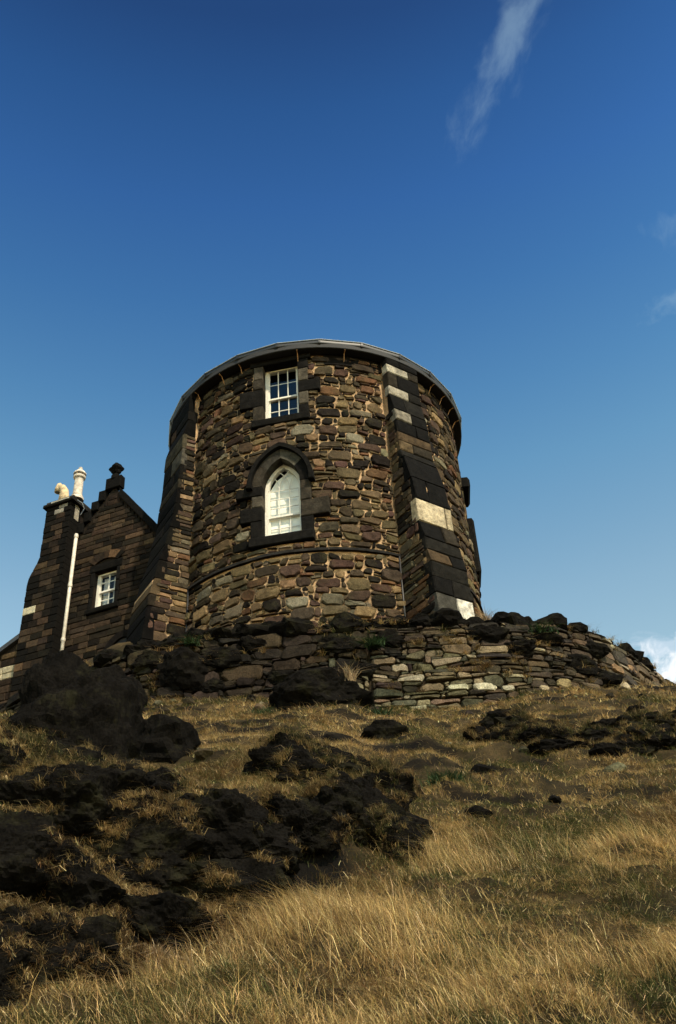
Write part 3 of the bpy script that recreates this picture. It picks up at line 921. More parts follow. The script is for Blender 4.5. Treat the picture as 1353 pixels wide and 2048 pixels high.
def sash_window(parent, Fr, a0, a1, z0, z1, zmid, cols_, rows_top, rows_bot, setb, frame_w=.085, bar_w=.022, arch=None):
    """six-over-six style sash built as frame, two sashes with glazing bars, panes"""
    org = frame_pt(Fr, (a0 + a1) / 2, z0, -setb)
    W = empty('window', (0, 0, 0)); W.parent = parent; W.location = Vector(org) - wloc(parent)
    fr = MB(); d0, d1 = -setb - .12, -setb
    fw = frame_w
    ztop = z1
    bar(fr, Fr, a0, a0 + fw, z0, ztop, d0, d1)
    bar(fr, Fr, a1 - fw, a1, z0, ztop, d0, d1)
    bar(fr, Fr, a0 + fw, a1 - fw, z0, z0 + .05, d0, d1 + .02)
    if arch is None:
        bar(fr, Fr, a0 + fw, a1 - fw, ztop - .05, ztop, d0, d1)
    else:
        rise = arch
        for side in (-1, 1):
            I = arch_pts(HW - fw, ztop, rise - fw * 1.15, 12, side); O = arch_pts(HW + .02, ztop, rise + .02, 12, side)
            V = []; F = []
            for (a, z), (b, w) in zip(I, O):
                V += [frame_pt(Fr, a, z, d0), frame_pt(Fr, a, z, d1), frame_pt(Fr, b, w, d1), frame_pt(Fr, b, w, d0)]
            for k in range(12):
                p = 4 * k; q = p + 4
                for e in range(4):
                    f = (e + 1) % 4; F.append((p + e, q + e, q + f, p + f))
            fr.add(V, F)
    fr.build('frame', M['white'], W)
    ia0, ia1 = a0 + fw, a1 - fw
    # upper sash (front), lower sash a step further back
    for nm, s0, s1, rows, dd in (('upper_sash', zmid, ztop if arch is None else ztop, rows_top, -setb - .035), ('lower_sash', z0 + .05, zmid + .045, rows_bot, -setb - .08)):
        sb = MB(); t = .032
        bar(sb, Fr, ia0 + .001, ia0 + t, s0, s1 - .001, dd - .035, dd)
        bar(sb, Fr, ia1 - t, ia1 - .001, s0, s1 - .001, dd - .035, dd)
        bar(sb, Fr, ia0 + t, ia1 - t, s0, s0 + .05, dd - .036, dd + (.006 if nm == 'upper_sash' else 0))
        if arch is None or nm == 'lower_sash':
            bar(sb, Fr, ia0 + t, ia1 - t, s1 - .04, s1 - .001, dd - .035, dd)
        hs = s1 - s0
        for k in range(1, cols_):
            x = ia0 + (ia1 - ia0) * k / cols_
            bar(sb, Fr, x - bar_w / 2, x + bar_w / 2, s0 + .05, s1 - .04 if (arch is None or nm == 'lower_sash') else s1, dd - .028, dd - .004)
        for k in range(1, rows + (1 if (arch is not None and nm == 'upper_sash') else 0)):
            z = s0 + .03 + (hs - .03) * k / rows
            if z > s1: z = s1
            bar(sb, Fr, ia0 + t, ia1 - t, z - bar_w * .4, z + bar_w * .4, dd - .026, dd - .006)
        if arch is not None and nm == 'upper_sash':
            # intersecting gothic tracery above the springing
            w3 = (ia1 - ia0)
            full = HW - fw
            rise = arch - fw * 1.15
            c = (rise * rise - full * full) / (2 * full); RR = full + c
            for side in (-1, 1):
                for k in range(1, cols_):
                    x0 = -full + w3 * k / cols_
                    # arc of the same radius starting at x0, centre on the opposite side
                    cx = x0 - side * RR
                    last = None
                    for q in range(0, 15):
                        an = math.radians(62) * q / 14
                        ax_ = cx + side * RR * math.cos(an); az = ztop + RR * math.sin(an)
                        if az > ztop and abs(ax_) > arch_half(az, full, ztop, rise) - .004: break
                        if last is not None:
                            dx, dz = ax_ - last[0], az - last[1]; ln = math.hypot(dx, dz); px_, pz = -dz / ln * bar_w * .45, dx / ln * bar_w * .45
                            V = [frame_pt(Fr, last[0] + px_, last[1] + pz, dd - .024), frame_pt(Fr, ax_ + px_, az + pz, dd - .024), frame_pt(Fr, ax_ - px_, az - pz, dd - .024), frame_pt(Fr, last[0] - px_, last[1] - pz, dd - .024),
                                 frame_pt(Fr, last[0] + px_, last[1] + pz, dd - .006), frame_pt(Fr, ax_ + px_, az + pz, dd - .006), frame_pt(Fr, ax_ - px_, az - pz, dd - .006), frame_pt(Fr, last[0] - px_, last[1] - pz, dd - .006)]
                            sb.add(V, BOXF)
                        last = (ax_, az)
        so = sb.build(nm, M['white'], W)
        for r in range(rows):
            for k in range(cols_):
                x0 = ia0 + (ia1 - ia0) * k / cols_ + bar_w * .3; x1 = ia0 + (ia1 - ia0) * (k + 1) / cols_ - bar_w * .3
                q0 = s0 + .03 + (hs - .03) * r / rows; q1 = s0 + .03 + (hs - .03) * (r + 1) / rows
                V, F = fbox(Fr, x0, x1, q0, q1, dd - .018, dd - .014); 
                mesh_obj('pane', V, F, M['glass'], W)
    if arch is not None:
        V = []; n = 14
        full = HW - fw + .01; rise = arch - fw * 1.1
        out = [p for p in arch_pts(full, ztop, rise, n, 1)] + [p for p in arch_pts(full, ztop, rise, n, -1)][::-1][1:]
        dd = -setb - .035 - .016
        V = [frame_pt(Fr, a, z, dd) for a, z in out] + [frame_pt(Fr, a, z, dd - .004) for a, z in out]
        k = len(out)
        mesh_obj('arched_pane', V, [tuple(range(k)), tuple(range(2 * k - 1, k - 1, -1))], M['glass'], W)
    return W


w1 = sash_window(TW, WF2, -HW - .01, HW + .01, 16.24, 18.06, 17.08, 3, 2, 2, .26)
w2 = sash_window(TW, WF, -HW - .01, HW + .01, 12.68, 14.13, 13.36, 3, 3, 2, .26, arch=.72)
# dark rooms behind the glass (walls, floor and ceiling of the reveal)
for z0, z1, w in ((16.0, 18.3, w1), (12.4, 15.1, w2)):
    mb = MB()
    a0, a1, d0, d1 = -.85, .85, -2.0, -.40
    P = [frame_pt(WF, a, z, d) for d in (d0, d1) for (a, z) in ((a0, z0), (a1, z0), (a1, z1), (a0, z1))]
    mb.add(P, [(0, 1, 2, 3), (0, 4, 5, 1), (1, 5, 6, 2), (2, 6, 7, 3), (3, 7, 4, 0)])
    mb.build('dark_interior', M['room'], w)
# white blind behind the arched window, its top corner hanging askew
out = [(-.42, 12.7), (.42, 12.7), (.42, 14.22), (.33, 14.50), (.13, 14.70), (.02, 14.66), (-.20, 14.50), (-.36, 14.24), (-.42, 14.10)]
V = []
for dd in (-.395, -.400):
    V += [frame_pt(WF, a, z, dd) for a, z in out]
k = len(out)
Fb = [tuple(range(k)), tuple(range(2 * k - 1, k - 1, -1))] + [(i, (i + 1) % k, (i + 1) % k + k, i + k) for i in range(k)]
mesh_obj('window_blind', V, Fb, M['blind'], w2)


# --- buttresses
def buttress(th, hw, prof, seed, pale, courses=None, dark=1.0):
    """prof: list of (z, projection) from top to bottom"""
    Fr = radial_frame(th, RT)
    rg = random.Random(seed)
    org = frame_pt(Fr, 0, prof[-1][0], 0)
    B = empty('buttress', (0, 0, 0)); B.parent = TW; B.location = Vector(org) - wloc(TW)
    zs = [p[0] for p in prof][::-1]; ds = [p[1] for p in prof][::-1]
    pz = lambda z: float(np.interp(z, zs, ds))
    # mortar core
    V = []; F = []
    for z, d in prof:
        dd = d - .05; h = hw - .03
        V += [frame_pt(Fr, -h, z, -.3), frame_pt(Fr, -h, z, dd), frame_pt(Fr, h, z, dd), frame_pt(Fr, h, z, -.3)]
    for k in range(len(prof) - 1):
        p = 4 * k; q = p + 4
        for e in range(4):
            f = (e + 1) % 4; F.append((p + e, p + f, q + f, q + e))
    F.append((0, 3, 2, 1))
    mesh_obj('core', V, F, M['mortar'], B)
    items = []
    # front courses of big squared blocks, each running round the corner
    z = prof[-1][0]; i = 0
    top = prof[0][0]
    while z < top - .08:
        h = rg.uniform(.30, .54)
        fixed = None
        if courses:
            nxt = [c for c in courses if c[0] > z + .01]
            if nxt: h = nxt[0][0] - z; fixed = nxt[0]
        if top - (z + h) < .10: h = top - z
        dl, dh = pz(z + .01), pz(z + h - .01)
        split = rg.choice([None, None, rg.uniform(-.25, .25)])
        if fixed and len(fixed) > 2: split = fixed[2]
        parts = [(-hw, hw)] if split is None else [(-hw, split), (split, hw)]
        for (a0, a1) in parts:
            col = pick([((.009, .0085, .008), 6), ((.020, .018, .015), 3.0), ((.06, .047, .032), 1.2), ((.15, .10, .06), .8)], .2)
            for zc in pale:
                if z < zc[0] < z + h and (len(parts) == 1 or a0 <= zc[2] <= a1): col = zc[1]
            if fixed and fixed[1] is not None:
                col = fixed[1] if not isinstance(fixed[1], list) else fixed[1][0 if a0 < -hw + .01 else 1]
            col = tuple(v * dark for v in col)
            depth_back = rg.uniform(.06, .26)
            g = .006
            e = rg.uniform(-.006, .012)
            def P(a, zz, d): return frame_pt(Fr, a, zz, d)
            bl = max(dl - depth_back, -.2); bh = max(dh - depth_back, -.2)
            bb = min(bl, bh)
            A0 = a0 + (g if a0 > -hw else -.012 + rg.uniform(-.008, .008)); A1 = a1 - (g if a1 < hw else -.012)
            q0, q1 = z + g, z + h - g
            c = .02
            V = [P(A0, q0, bb), P(A1, q0, bb), P(A1, q1, bb), P(A0, q1, bb),
                 P(A0, q0, dl + e - c), P(A1, q0, dl + e - c), P(A1, q1, dh + e - c), P(A0, q1, dh + e - c),
                 P(A0 + c, q0 + c, dl + e + rg.uniform(-.006, .006)), P(A1 - c, q0 + c, dl + e), P(A1 - c, q1 - c, dh + e + rg.uniform(-.006, .006)), P(A0 + c, q1 - c, dh + e)]
            V = [tuple(v[i_] + rg.uniform(-.009, .009) for i_ in range(3)) for v in V]
            V.append(P((A0 + A1) / 2, (q0 + q1) / 2, (dl + dh) / 2 + e + .012))
            F = [(3, 2, 1, 0)]
            for k in range(4):
                j = (k + 1) % 4
                F += [(k, j, 4 + j, 4 + k), (4 + k, 4 + j, 8 + j, 8 + k), (8 + k, 8 + j, 12)]
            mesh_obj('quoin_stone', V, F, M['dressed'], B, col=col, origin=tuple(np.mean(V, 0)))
        # flank rubble beside this course, both sides
        for side in (-1, 1):
            lim = min(dl, dh) - .22
            if lim > .06:
                sub = 2 if h < .34 else rg.choice([2, 3, 3, 4])
                for kk in range(sub):
                    q0 = z + h * kk / sub; q1 = z + h * (kk + 1) / sub
                    d = -.03
                    while d < lim + .1:
                        L_ = rg.uniform(.22, .55)
                        e1 = min(d + L_, lim + .16)
                        if e1 - d < .07: break
                        mp = (lambda u, v, t, side=side: frame_pt(Fr, side * (hw - .03 + t), v, u))
                        cs = np.array([[d + .008, q0 + .008], [e1 - .008, q0 + .008], [e1 - .008, q1 - .008], [d + .008, q1 - .008]])
                        V, F = rubble(cs, mp, rg.uniform(.02, .05), back=.03, bulge=rg.uniform(.005, .02), rnd=.007)
                        if side > 0: F = [f[::-1] for f in F]
                        if side > 0 or side < 0:
                            mesh_obj('flank_stone', V, F, M['stone'], B, col=pick(), origin=tuple(np.mean(V, 0)))
                        d = e1
        z += h; i += 1
    # sloping weathering slab edges where the face steps out
    return B, Fr, pz


PALE = (.62, .57, .47)
prof1 = [(18.2, .20), (16.45, .21), (16.35, .33), (16.0, .36), (14.98, .40), (14.93, .45), (13.75, .76), (12.5, .80), (12.3, .82), (12.2, .92), (11.6, .98), (11.5, 1.04), (9.3, 1.14)]
prof2 = [(18.2, .20), (17.2, .22), (16.9, .32), (15.6, .36), (14.4, .45), (13.4, .60), (12.7, .76), (12.3, .80), (12.2, .92), (11.6, .94), (9.6, 1.15)]
D1, D2, D3 = (.009, .0085, .008), (.018, .0165, .014), (.040, .033, .024)
BR = (.085, .058, .034)
C1 = [(9.75, D2), (10.12, D1), (10.68, [(.085, .08, .068), (.85, .80, .70)], .05), (11.1, [D1, D2], .0), (11.48, D2, None), (11.82, [BR, D1], .1), (12.17, D2, None), (12.69, [D1, D3], .1),
      (13.31, [(.60, .50, .34), (.50, .41, .27)], .32), (13.97, [D1, D1], -.1), (14.72, D1, None), (15.0, D2, None), (15.29, [(.13, .092, .052), D3], -.1), (15.58, BR, None), (15.98, [D1, D1], .1), (16.34, [(.26, .23, .18), D1], .0),
      (16.92, [D1, D2], -.1), (17.22, [(.38, .34, .27), D2], .12), (17.70, [D3, D1], -.2), (17.98, [(.52, .47, .37), D3], .18), (18.2, D1)]
buttress(B1, BHW1, prof1, 8, [], C1)
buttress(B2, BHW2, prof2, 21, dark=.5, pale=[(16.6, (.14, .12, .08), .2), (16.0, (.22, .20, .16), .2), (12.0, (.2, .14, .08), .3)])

# window bay on the hidden right flank: hood and surround seen in profile
FR2 = radial_frame(R(86), RT)
hb = []
for nm, a0, a1, z0, z1, d1 in (('hood_mould', -.5, .5, 16.05, 16.35, .20), ('side_surround', -.5, .5, 13.35, 15.0, .16), ('base_stone', -.6, .7, 10.2, 11.9, .14)):
    V, F = block(FR2, a0, a1, z0, z1, -.2, d1, bev=.06)
    mesh_obj(nm, V, F, M['dressed'], TW, col=DK)

# --- roof edge: soffit, cone roof, gutter in straight lengths, brackets
def ring_prof(prof, n=96):
    V = []; F = []
    for k in range(n):
        a = 2 * math.pi * k / n
        for r, z in prof: V.append((AX + r * math.sin(a), AD - r * math.cos(a), z))
    m_ = len(prof)
    for k in range(n):
        k2 = (k + 1) % n
        for j in range(m_ - 1): F.append((k * m_ + j, k2 * m_ + j, k2 * m_ + j + 1, k * m_ + j + 1))
    return V, F


V, F = ring_prof([(3.70, 18.24), (4.20, 18.20), (4.215, 18.215), (4.205, 18.42), (4.14, 18.45), (0.02, 19.5)])
mesh_obj('roof', V, F, M['soffit'], TW, origin=(AX, AD, 18.3))
NG = 24
gut_angles = [R(-180 + 15 * k + 4) for k in range(NG)]
for k in range(NG):
    a0 = gut_angles[k]; a1 = a0 + R(15)
    RG = 4.30
    V = []; F = []
    prof = [(4.13, 18.43), (4.13, 18.37)] + [(4.18 - .05 * math.cos(t), 18.37 - .05 * math.sin(t)) for t in np.linspace(.4, math.pi, 7)] + [(4.23, 18.42), (4.238, 18.43), (4.238, 18.445), (4.222, 18.445), (4.218, 18.39)]
    for a in (a0 + .0015, a1 - .0015):
        kx = 1.0
        for r, z in prof: V.append((AX + (r + .015) * math.sin(a), AD - (r + .015) * math.cos(a), z))
    m_ = len(prof)
    for j in range(m_ - 1): F.append((j, m_ + j, m_ + j + 1, j + 1))
    mesh_obj('gutter_length', V, F, M['iron'], TW)
    V = []; F = []
    pf = [(4.150, 18.425), (4.262, 18.440), (4.270, 18.452), (4.262, 18.466), (4.150, 18.470)]
    for a in (a0 + .0015, a1 - .0015):
        for r, z in pf: V.append((AX + r * math.sin(a), AD - r * math.cos(a), z))
    for j in range(4): F.append((j, 5 + j, 6 + j, j + 1))
    mesh_obj('gutter_rim_glint', V, F, M['gutter'], TW)  # added pale strip: highlight along the gutter rim, put in as colour
    # joint collar
    P0 = []
    V = []; F = []
    pr2 = [(r + .012 if r > 4.18 else r - .006, z - (.012 if z < 18.37 else 0)) for r, z in prof[1:-1]]
    for da in (-.006, .006):
        for r, z in pr2: V.append((AX + (r + .018) * math.sin(a0 + da), AD - (r + .018) * math.cos(a0 + da), z))
    m_ = len(pr2)
    for j in range(m_ - 1): F.append((j, m_ + j, m_ + j + 1, j + 1))
    mesh_obj('gutter_collar', V, F, M['iron'], TW)
for th in (-62, -48, -34.5, -26, -4, 13, 52, 60, 68, 76):
    a = R(th)
    p = [(AX + r * math.sin(a), AD - r * math.cos(a), z) for r, z in ((3.98, 17.96), (4.08, 18.16), (4.19, 18.185))]
    V, F = tube(p, .011, 6)
    mesh_obj('gutter_bracket', V, F, M['rust'], TW)
# black rain pipes in the angles beside the buttresses
for th in (-48.9, 27.2):
    a = R(th); x = AX + 4.06 * math.sin(a); y = AD - 4.06 * math.cos(a)
    V, F = tube([(x, y, 9.6), (x, y, 12.12)], .022, 8)
    mesh_obj('rain_pipe', V, F, M['iron'], TW, smooth=True)

# ------------------------------------------------------------------ house on the left
ha = R(22)
HF = ((-5.2127, 22.3), (math.cos(ha), -math.sin(ha)), (-math.sin(ha), -math.cos(ha)))
HS = empty('gabled_house', frame_pt(HF, -1.2, 11.0, 0), 'small sooty stone house with crow-stepped gable and tall chimney left of the tower', 'house')
RZ, RA, EZ = 17.35, -1.22, 15.6      # ridge


def gable_top(a):
    return RZ - abs(a - RA) * 1.27


# wall core with window opening and arched doorway
mb = MB()
WA0, WA1, WZ0, WZ1 = -1.56, -.86, 13.42, 14.56
cells_a = [-3.0, WA0, WA1, 1.9]
def wallpoly(pts, d0=-.35, d1=-.03):
    k = len(pts)
    V = [frame_pt(HF, a, z, d1) for a, z in pts] + [frame_pt(HF, a, z, d0) for a, z in pts]
    return V, [tuple(range(k)), tuple(range(2 * k - 1, k - 1, -1))] + [(i, i + k, (i + 1) % k + k, (i + 1) % k) for i in range(k)]
for pts in ([(-2.6, 10), (WA0, 10), (WA0, gable_top(WA0)), (-2.6, gable_top(-2.6))],
            [(WA0, 10), (WA1, 10), (WA1, WZ0), (WA0, WZ0)],
            [(WA0, WZ1), (WA1, WZ1), (WA1, gable_top(WA1)), (RA, RZ), (WA0, gable_top(WA0))],
            [(WA1, 10), (.95, 10), (.95, gable_top(.95)), (WA1, gable_top(WA1))]):
    V, F = wallpoly(pts); mb.add(V, F)
mb.build('gable_wall', M['dark_mortar'], HS)
# side walls and roof behind
mb = MB()
for a0, a1 in ((-2.6, -2.3), (.65, .95)):
    V, F = fbox(HF, a0, a1, 10, 15.55, -5.5, -.352); mb.add(V, F)
mb.build('side_wall', M['dark_mortar'], HS)
for sgn in (-1, 1):
    mb = MB()
    e = RA + sgn * 2.35
    pr = [(RA, RZ - .12), (e, gable_top(e) - .12), (e, gable_top(e) - .2), (RA, RZ - .2)]
    V = [frame_pt(HF, a, z, -.1) for a, z in pr] + [frame_pt(HF, a, z, -5.6) for a, z in pr]
    mb.add(V, [(0, 1, 2, 3), (7, 6, 5, 4), (0, 4, 5, 1), (1, 5, 6, 2), (2, 6, 7, 3), (3, 7, 4, 0)])
    mb.build('roof', M['slate'], HS)
HPAL = [((.052, .036, .024), 5), ((.034, .025, .018), 5), ((.075, .050, .032), 3), ((.016, .013, .010), 4), ((.12, .078, .045), .6)]
# coursed squared stones of the gable
z = 11.0; hst = []
while z < RZ - .1:
    h = random.uniform(.13, .19)
    a = -2.35 + random.uniform(-.3, 0)
    while a < .93:
        w = random.uniform(.28, .62)
        a1 = min(a + w, .95)
        a0 = max(a, -2.33)
        zc = z + h / 2
        lo = RA - (RZ - (z + h)) / 1.27 + .10; hi = RA + (RZ - (z + h)) / 1.27 - .10
        b0, b1 = max(a0, lo), min(a1, hi)
        a = a1
        segs = [(b0, b1)]
        if z + h > WZ0 - .17 and z < WZ1 + .30:
            segs = []
            if b0 < WA0 - .12: segs.append((b0, min(b1, WA0 - .12)))
            if b1 > WA1 + .12: segs.append((max(b0, WA1 + .12), b1))
        # arched doorway low on the right
        if z < 12.42:
            hwid = .68 * math.sqrt(max(1 - (max(z + h - 11.5, 0) / .98) ** 2, 0)) + .05
            ns_ = []
            for p, q in segs:
                if q < -.42 - hwid or p > -.42 + hwid: ns_.append((p, q))
                elif p < -.42 - hwid: ns_.append((p, -.42 - hwid))
                elif q > -.42 + hwid: ns_.append((-.42 + hwid, q))
            segs = ns_
        for p, q in segs:
            if q - p < .06: continue
            V, F = block(HF, p + .005, q - .005, z + .005, z + h - .005, -.06, random.uniform(-.006, .022), bev=.012, jit=.004)
            hst.append((q - p, V, F, pick(HPAL)))
    z += h
place_stones(hst, 'wall_stone', M['ashlar'], HS, 290, 'small_wall_stones')
print('house stones', len(hst))
# doorway: dark recess with an arched ring of stones
n = 10
for k in range(n):
    t0 = math.pi * k / n; t1 = math.pi * (k + 1) / n
    pts = []
    for r1, r2 in ((.50, .80), (.70, 1.0)):
        pts.append((r1, r2))
    (ri, zi), (ro_, zo) = pts
    q = [(-.42 + ri * math.cos(t0), 11.5 + zi * math.sin(t0)), (-.42 + ro_ * math.cos(t0), 11.5 + zo * math.sin(t0)), (-.42 + ro_ * math.cos(t1), 11.5 + zo * math.sin(t1)), (-.42 + ri * math.cos(t1), 11.5 + zi * math.sin(t1))]
    V, F = wallpoly(q, -.3, .05)
    mesh_obj('voussoir', V, F, M['ashlar'], HS, col=(.012, .010, .009))
V, F = wallpoly([(-.42 + .52 * math.cos(t), 11.5 + .82 * math.sin(t)) for t in np.linspace(0, math.pi, 14)] + [(-.94, 10.2), (.10, 10.2)], -.05, -.015)
mesh_obj('door', V, F, M['room'], HS)
V, F = tube([frame_pt(HF, -.80, 11.72, .10), frame_pt(HF, -.45, 12.05, .10)], .022, 6); mb = MB(); mb.add(V, F)
V, F = tube([frame_pt(HF, -.62, 12.0, .12), frame_pt(HF, -.56, 11.75, .12)], .018, 6); mb.add(V, F)
mb.build('door_bar', M['bare'], HS)
# relieving arch of upright stones over the window
for k in range(7):
    t0 = R(140 - 100 * k / 7); t1 = R(140 - 100 * (k + 1) / 7)
    cx, cz = -1.21, 14.55
    q = [(cx + .48 * math.cos(t0), cz + .36 * math.sin(t0)), (cx + .48 * math.cos(t1), cz + .36 * math.sin(t1)), (cx + .78 * math.cos(t1), cz + .62 * math.sin(t1)), (cx + .78 * math.cos(t0), cz + .62 * math.sin(t0))]
    c = [sum(v[i] for v in q) / 4 for i in (0, 1)]
    q = [(c[0] + (a - c[0]) * .94, c[1] + (b - c[1]) * .94) for a, b in q]
    V, F = wallpoly(q, -.05, .028)
    mesh_obj('arch_stone', V, F, M['ashlar'], HS, col=(.17, .10, .055) if k in (4, 5) else pick(HPAL))
# window dressings
for nm, a0, a1, z0, z1, d in (('sill', WA0 - .16, WA1 + .18, WZ0 - .15, WZ0, .05), ('lintel', WA0 - .18, WA1 + .18, WZ1, WZ1 + .24, .015)):
    V, F = block(HF, a0, a1, z0, z1, -.25, d); mesh_obj(nm, V, F, M['dressed'], HS, col=(.010, .009, .008))
for a0, a1 in ((WA0 - .125, WA0 - .003), (WA1 + .003, WA1 + .125)):
    for z0, z1 in ((WZ0, WZ0 + .36), (WZ0 + .36, WZ0 + .7), (WZ0 + .7, WZ1)):
        V, F = block(HF, a0, a1, z0 + .004, z1 - .004, -.28, .012); mesh_obj('jamb_stone', V, F, M['dressed'], HS, col=(.012, .011, .010))
w3 = sash_window(HS, HF, WA0, WA1, WZ0 + .01, WZ1 - .01, 13.98, 2, 2, 2, .16, frame_w=.07, bar_w=.03)
mb = MB(); P = [frame_pt(HF, a, z, d) for d in (-1.2, -.34) for (a, z) in ((-1.8, 13.3), (-.6, 13.3), (-.6, 14.8), (-1.8, 14.8))]
mb.add(P, [(0, 1, 2, 3), (0, 4, 5, 1), (1, 5, 6, 2), (2, 6, 7, 3), (3, 7, 4, 0)]); mb.build('dark_interior', M['room'], w3)
for a0, a1, sg in ((-1.48, -1.26, 1), (-1.14, -.94, -1)):
    V = []; F = []; n = 14
    for k in range(n + 1):
        a = a0 + (a1 - a0) * k / n; d = -.345 + .012 * math.sin(k * 2.3)
        sh = .10 * sg * (0.5 - k / n)
        V += [frame_pt(HF, a, 13.43, d), frame_pt(HF, a + sh * .3, 14.5, d)]
    for k in range(n): F.append((2 * k, 2 * k + 2, 2 * k + 3, 2 * k + 1))
    mesh_obj('net_curtain', V, F, M['curtain'], w3)
# crow steps (left) and raking skew (right) with coping
steps = [(-1.50, -.98, 17.28, 17.68), (-1.70, -1.48, 16.95, 17.30), (-1.92, -1.68, 16.68, 17.0), (-2.14, -1.90, 16.36, 16.70), (-2.36, -2.12, 16.04, 16.38), (-2.6, -2.34, 15.74, 16.06)]
for k, (a0, a1, z0, z1) in enumerate(steps):
    V, F = block(HF, a0, a1, z0, z1, -.16, .05, bev=.02); mesh_obj('crow_step' if k else 'apex_stone', V, F, M['ashlar'], HS, col=(.009, .0085, .008))
a = -.98
while a < .9:
    b = min(a + .42, .98)
    q = [(a + .004, gable_top(a) - .12), (b - .004, gable_top(b) - .12), (b - .004, gable_top(b) + .16), (a + .004, gable_top(a) + .16)]
    V, F = wallpoly(q, -.42, .06); mesh_obj('skew_stone', V, F, M['ashlar'], HS, col=(.009, .0085, .008)); a = b
# finial: pedestal and knobbly ball
p = frame_pt(HF, -1.24, 0, -.06)
V, F = lathe(p[0], p[1], [(.14, 17.62), (.13, 17.76), (.09, 17.80), (.07, 17.86), (.08, 17.88)], 12); mesh_obj('finial_pedestal', V, F, M['ashlar'], HS, col=(.009, .0085, .008))
D, F = ICO[3]
P = D * .175
P = P * (1 + .22 * np.cos(np.arctan2(D[:, 1], D[:, 0]) * 4) * (1 - D[:, 2] ** 2) + .12 * np.cos(D[:, 2] * 7))[:, None] + np.array([p[0], p[1], 18.02])
mesh_obj('finial', P, F, M['ashlar'], HS, col=(.009, .0085, .008))

# chimney: a breast that steps out below and a coped stack
CH_ = empty('chimney', (0, 0, 0)); CH_.parent = HS; CH_.location = Vector(frame_pt(HF, -2.8, 11, .4)) - wloc(HS)
CF = HF
prof = [(-3.17, 16.95), (-3.17, 15.25), (-3.47, 14.65), (-3.47, 10.2)]
mb = MB(); pts = [(-2.37, 10.2), (-2.37, 16.95)] + [(a + .03, z) for a, z in prof]
k = len(pts)
V = [frame_pt(CF, a, z, .37) for a, z in pts] + [frame_pt(CF, a, z, -.85) for a, z in pts]
F = [tuple(range(k)), tuple(range(2 * k - 1, k - 1, -1))] + [(i, i + k, (i + 1) % k + k, (i + 1) % k) for i in range(k)]
mb.add(V, F); mb.build('core', M['dark_mortar'], CH_)
z = 10.9; kk = 0
leftof = lambda z: float(np.interp(z, [10.2, 14.65, 15.25, 17.2], [-3.47, -3.47, -3.17, -3.17]))
while z < 16.93:
    h = random.uniform(.16, .24)
    if z + h > 16.93: h = 16.95 - z
    l0, l1 = leftof(z), leftof(z + h)
    cuts = [None]; a = (l0 + l1) / 2
    xsn = [max(l0, l1) + (0 if l0 == l1 else 0)]
    x = xsn[0]
    while x < -2.34 - .3:
        x += random.uniform(.22, .42); xsn.append(min(x, -2.34))
    if xsn[-1] < -2.34: xsn.append(-2.34)
    for q in range(len(xsn) - 1):
        a0, a1 = xsn[q], xsn[q + 1]
        if a1 - a0 < .04: continue
        col = pick(HPAL)
        if a1 > -2.36 or (q == 0 and random.random() < .5): col = (.009, .008, .007)
        if q == 0 and 13.60 < z + h * .5 < 13.80: col = (.62, .56, .40)
        if 16.7 < z + h / 2 and q == 1: col = (.34, .31, .26)
        if a1 > -2.36: a1 = -2.322
        A0 = (l0 - .012, l1 - .012) if q == 0 else (a0 + .005, a0 + .005)
        V, F = block(CF, 0, 1, z + .005, z + h - .005, -.06, .40 + random.uniform(-.004, .014), bev=.012, jit=.0)
        # remap the unit block to the slanted left edge
        VV = []
        for (vx, vy, vz) in V:
            dx, dy = vx - CF[0][0], vy - CF[0][1]
            u = dx * CF[1][0] + dy * CF[1][1]; d = dx * CF[2][0] + dy * CF[2][1]
            lz = A0[0] + (A0[1] - A0[0]) * min(max((vz - z) / h, 0), 1)
            VV.append(frame_pt(CF, lz + (a1 - .005 - lz) * u, vz, d))
        mesh_obj('chimney_stone', VV, F, M['ashlar'], CH_, col=col, origin=tuple(np.mean(VV, 0)))
    # left and back faces of the stack
    z += h; kk += 1
for side, a0, a1 in ((0, -3.27, -2.22),):
    V, F = block(CF, a0, a1, 16.95, 17.06, -.95, .50, bev=.03); mesh_obj('cap', V, F, M['ashlar'], CH_, col=(.03, .028, .026))
    V, F = block(CF, a0 + .06, a1 - .05, 17.06, 17.16, -.88, .43, bev=.03); mesh_obj('cap', V, F, M['ashlar'], CH_, col=(.07, .065, .058))
    V, F = block(CF, -2.98, -2.36, 17.0, 17.055, .3, .508, bev=.01, jit=.002); mesh_obj('cap_patch', V, F, M['ashlar'], CH_, col=(.5, .47, .40))
    V, F = fbox(CF, -2.375, -2.312, 16.45, 16.93, .04, .22); mesh_obj('pale_patch', V, F, M['ashlar'], CH_, col=(.42, .37, .29))
# pots
p = frame_pt(CF, -2.36, 0, .16)
V, F = lathe(p[0], p[1], [(.20, 17.14), (.19, 17.22), (.15, 17.27), (.16, 17.30), (.135, 17.33), (.125, 17.86), (.13, 17.90), (.17, 17.92), (.18, 17.95), (.18, 17.98)], 18)
mesh_obj('chimney_pot', V, F, M['palepot'], CH_, smooth=False)
V, F = lathe(p[0], p[1], [(.13, 17.98), (.13, 18.05), (.19, 18.06), (.185, 18.10), (.12, 18.18), (.06, 18.22), (.06, 18.30), (.045, 18.32)], 14)
mesh_obj('cowl', V, F, M['palepot'], CH_)
for k in range(8):
    an = 2 * math.pi * k / 8
    V, F = tube([(p[0] + .155 * math.cos(an), p[1] + .155 * math.sin(an), 17.97), (p[0] + .155 * math.cos(an), p[1] + .155 * math.sin(an), 18.07)], .014, 5)
    mesh_obj('cowl_post', V, F, M['iron'], CH_)
p = Vector(frame_pt(CF, -2.78, 17.12, .22)); t2 = Vector((CF[1][0], CF[1][1], 0))
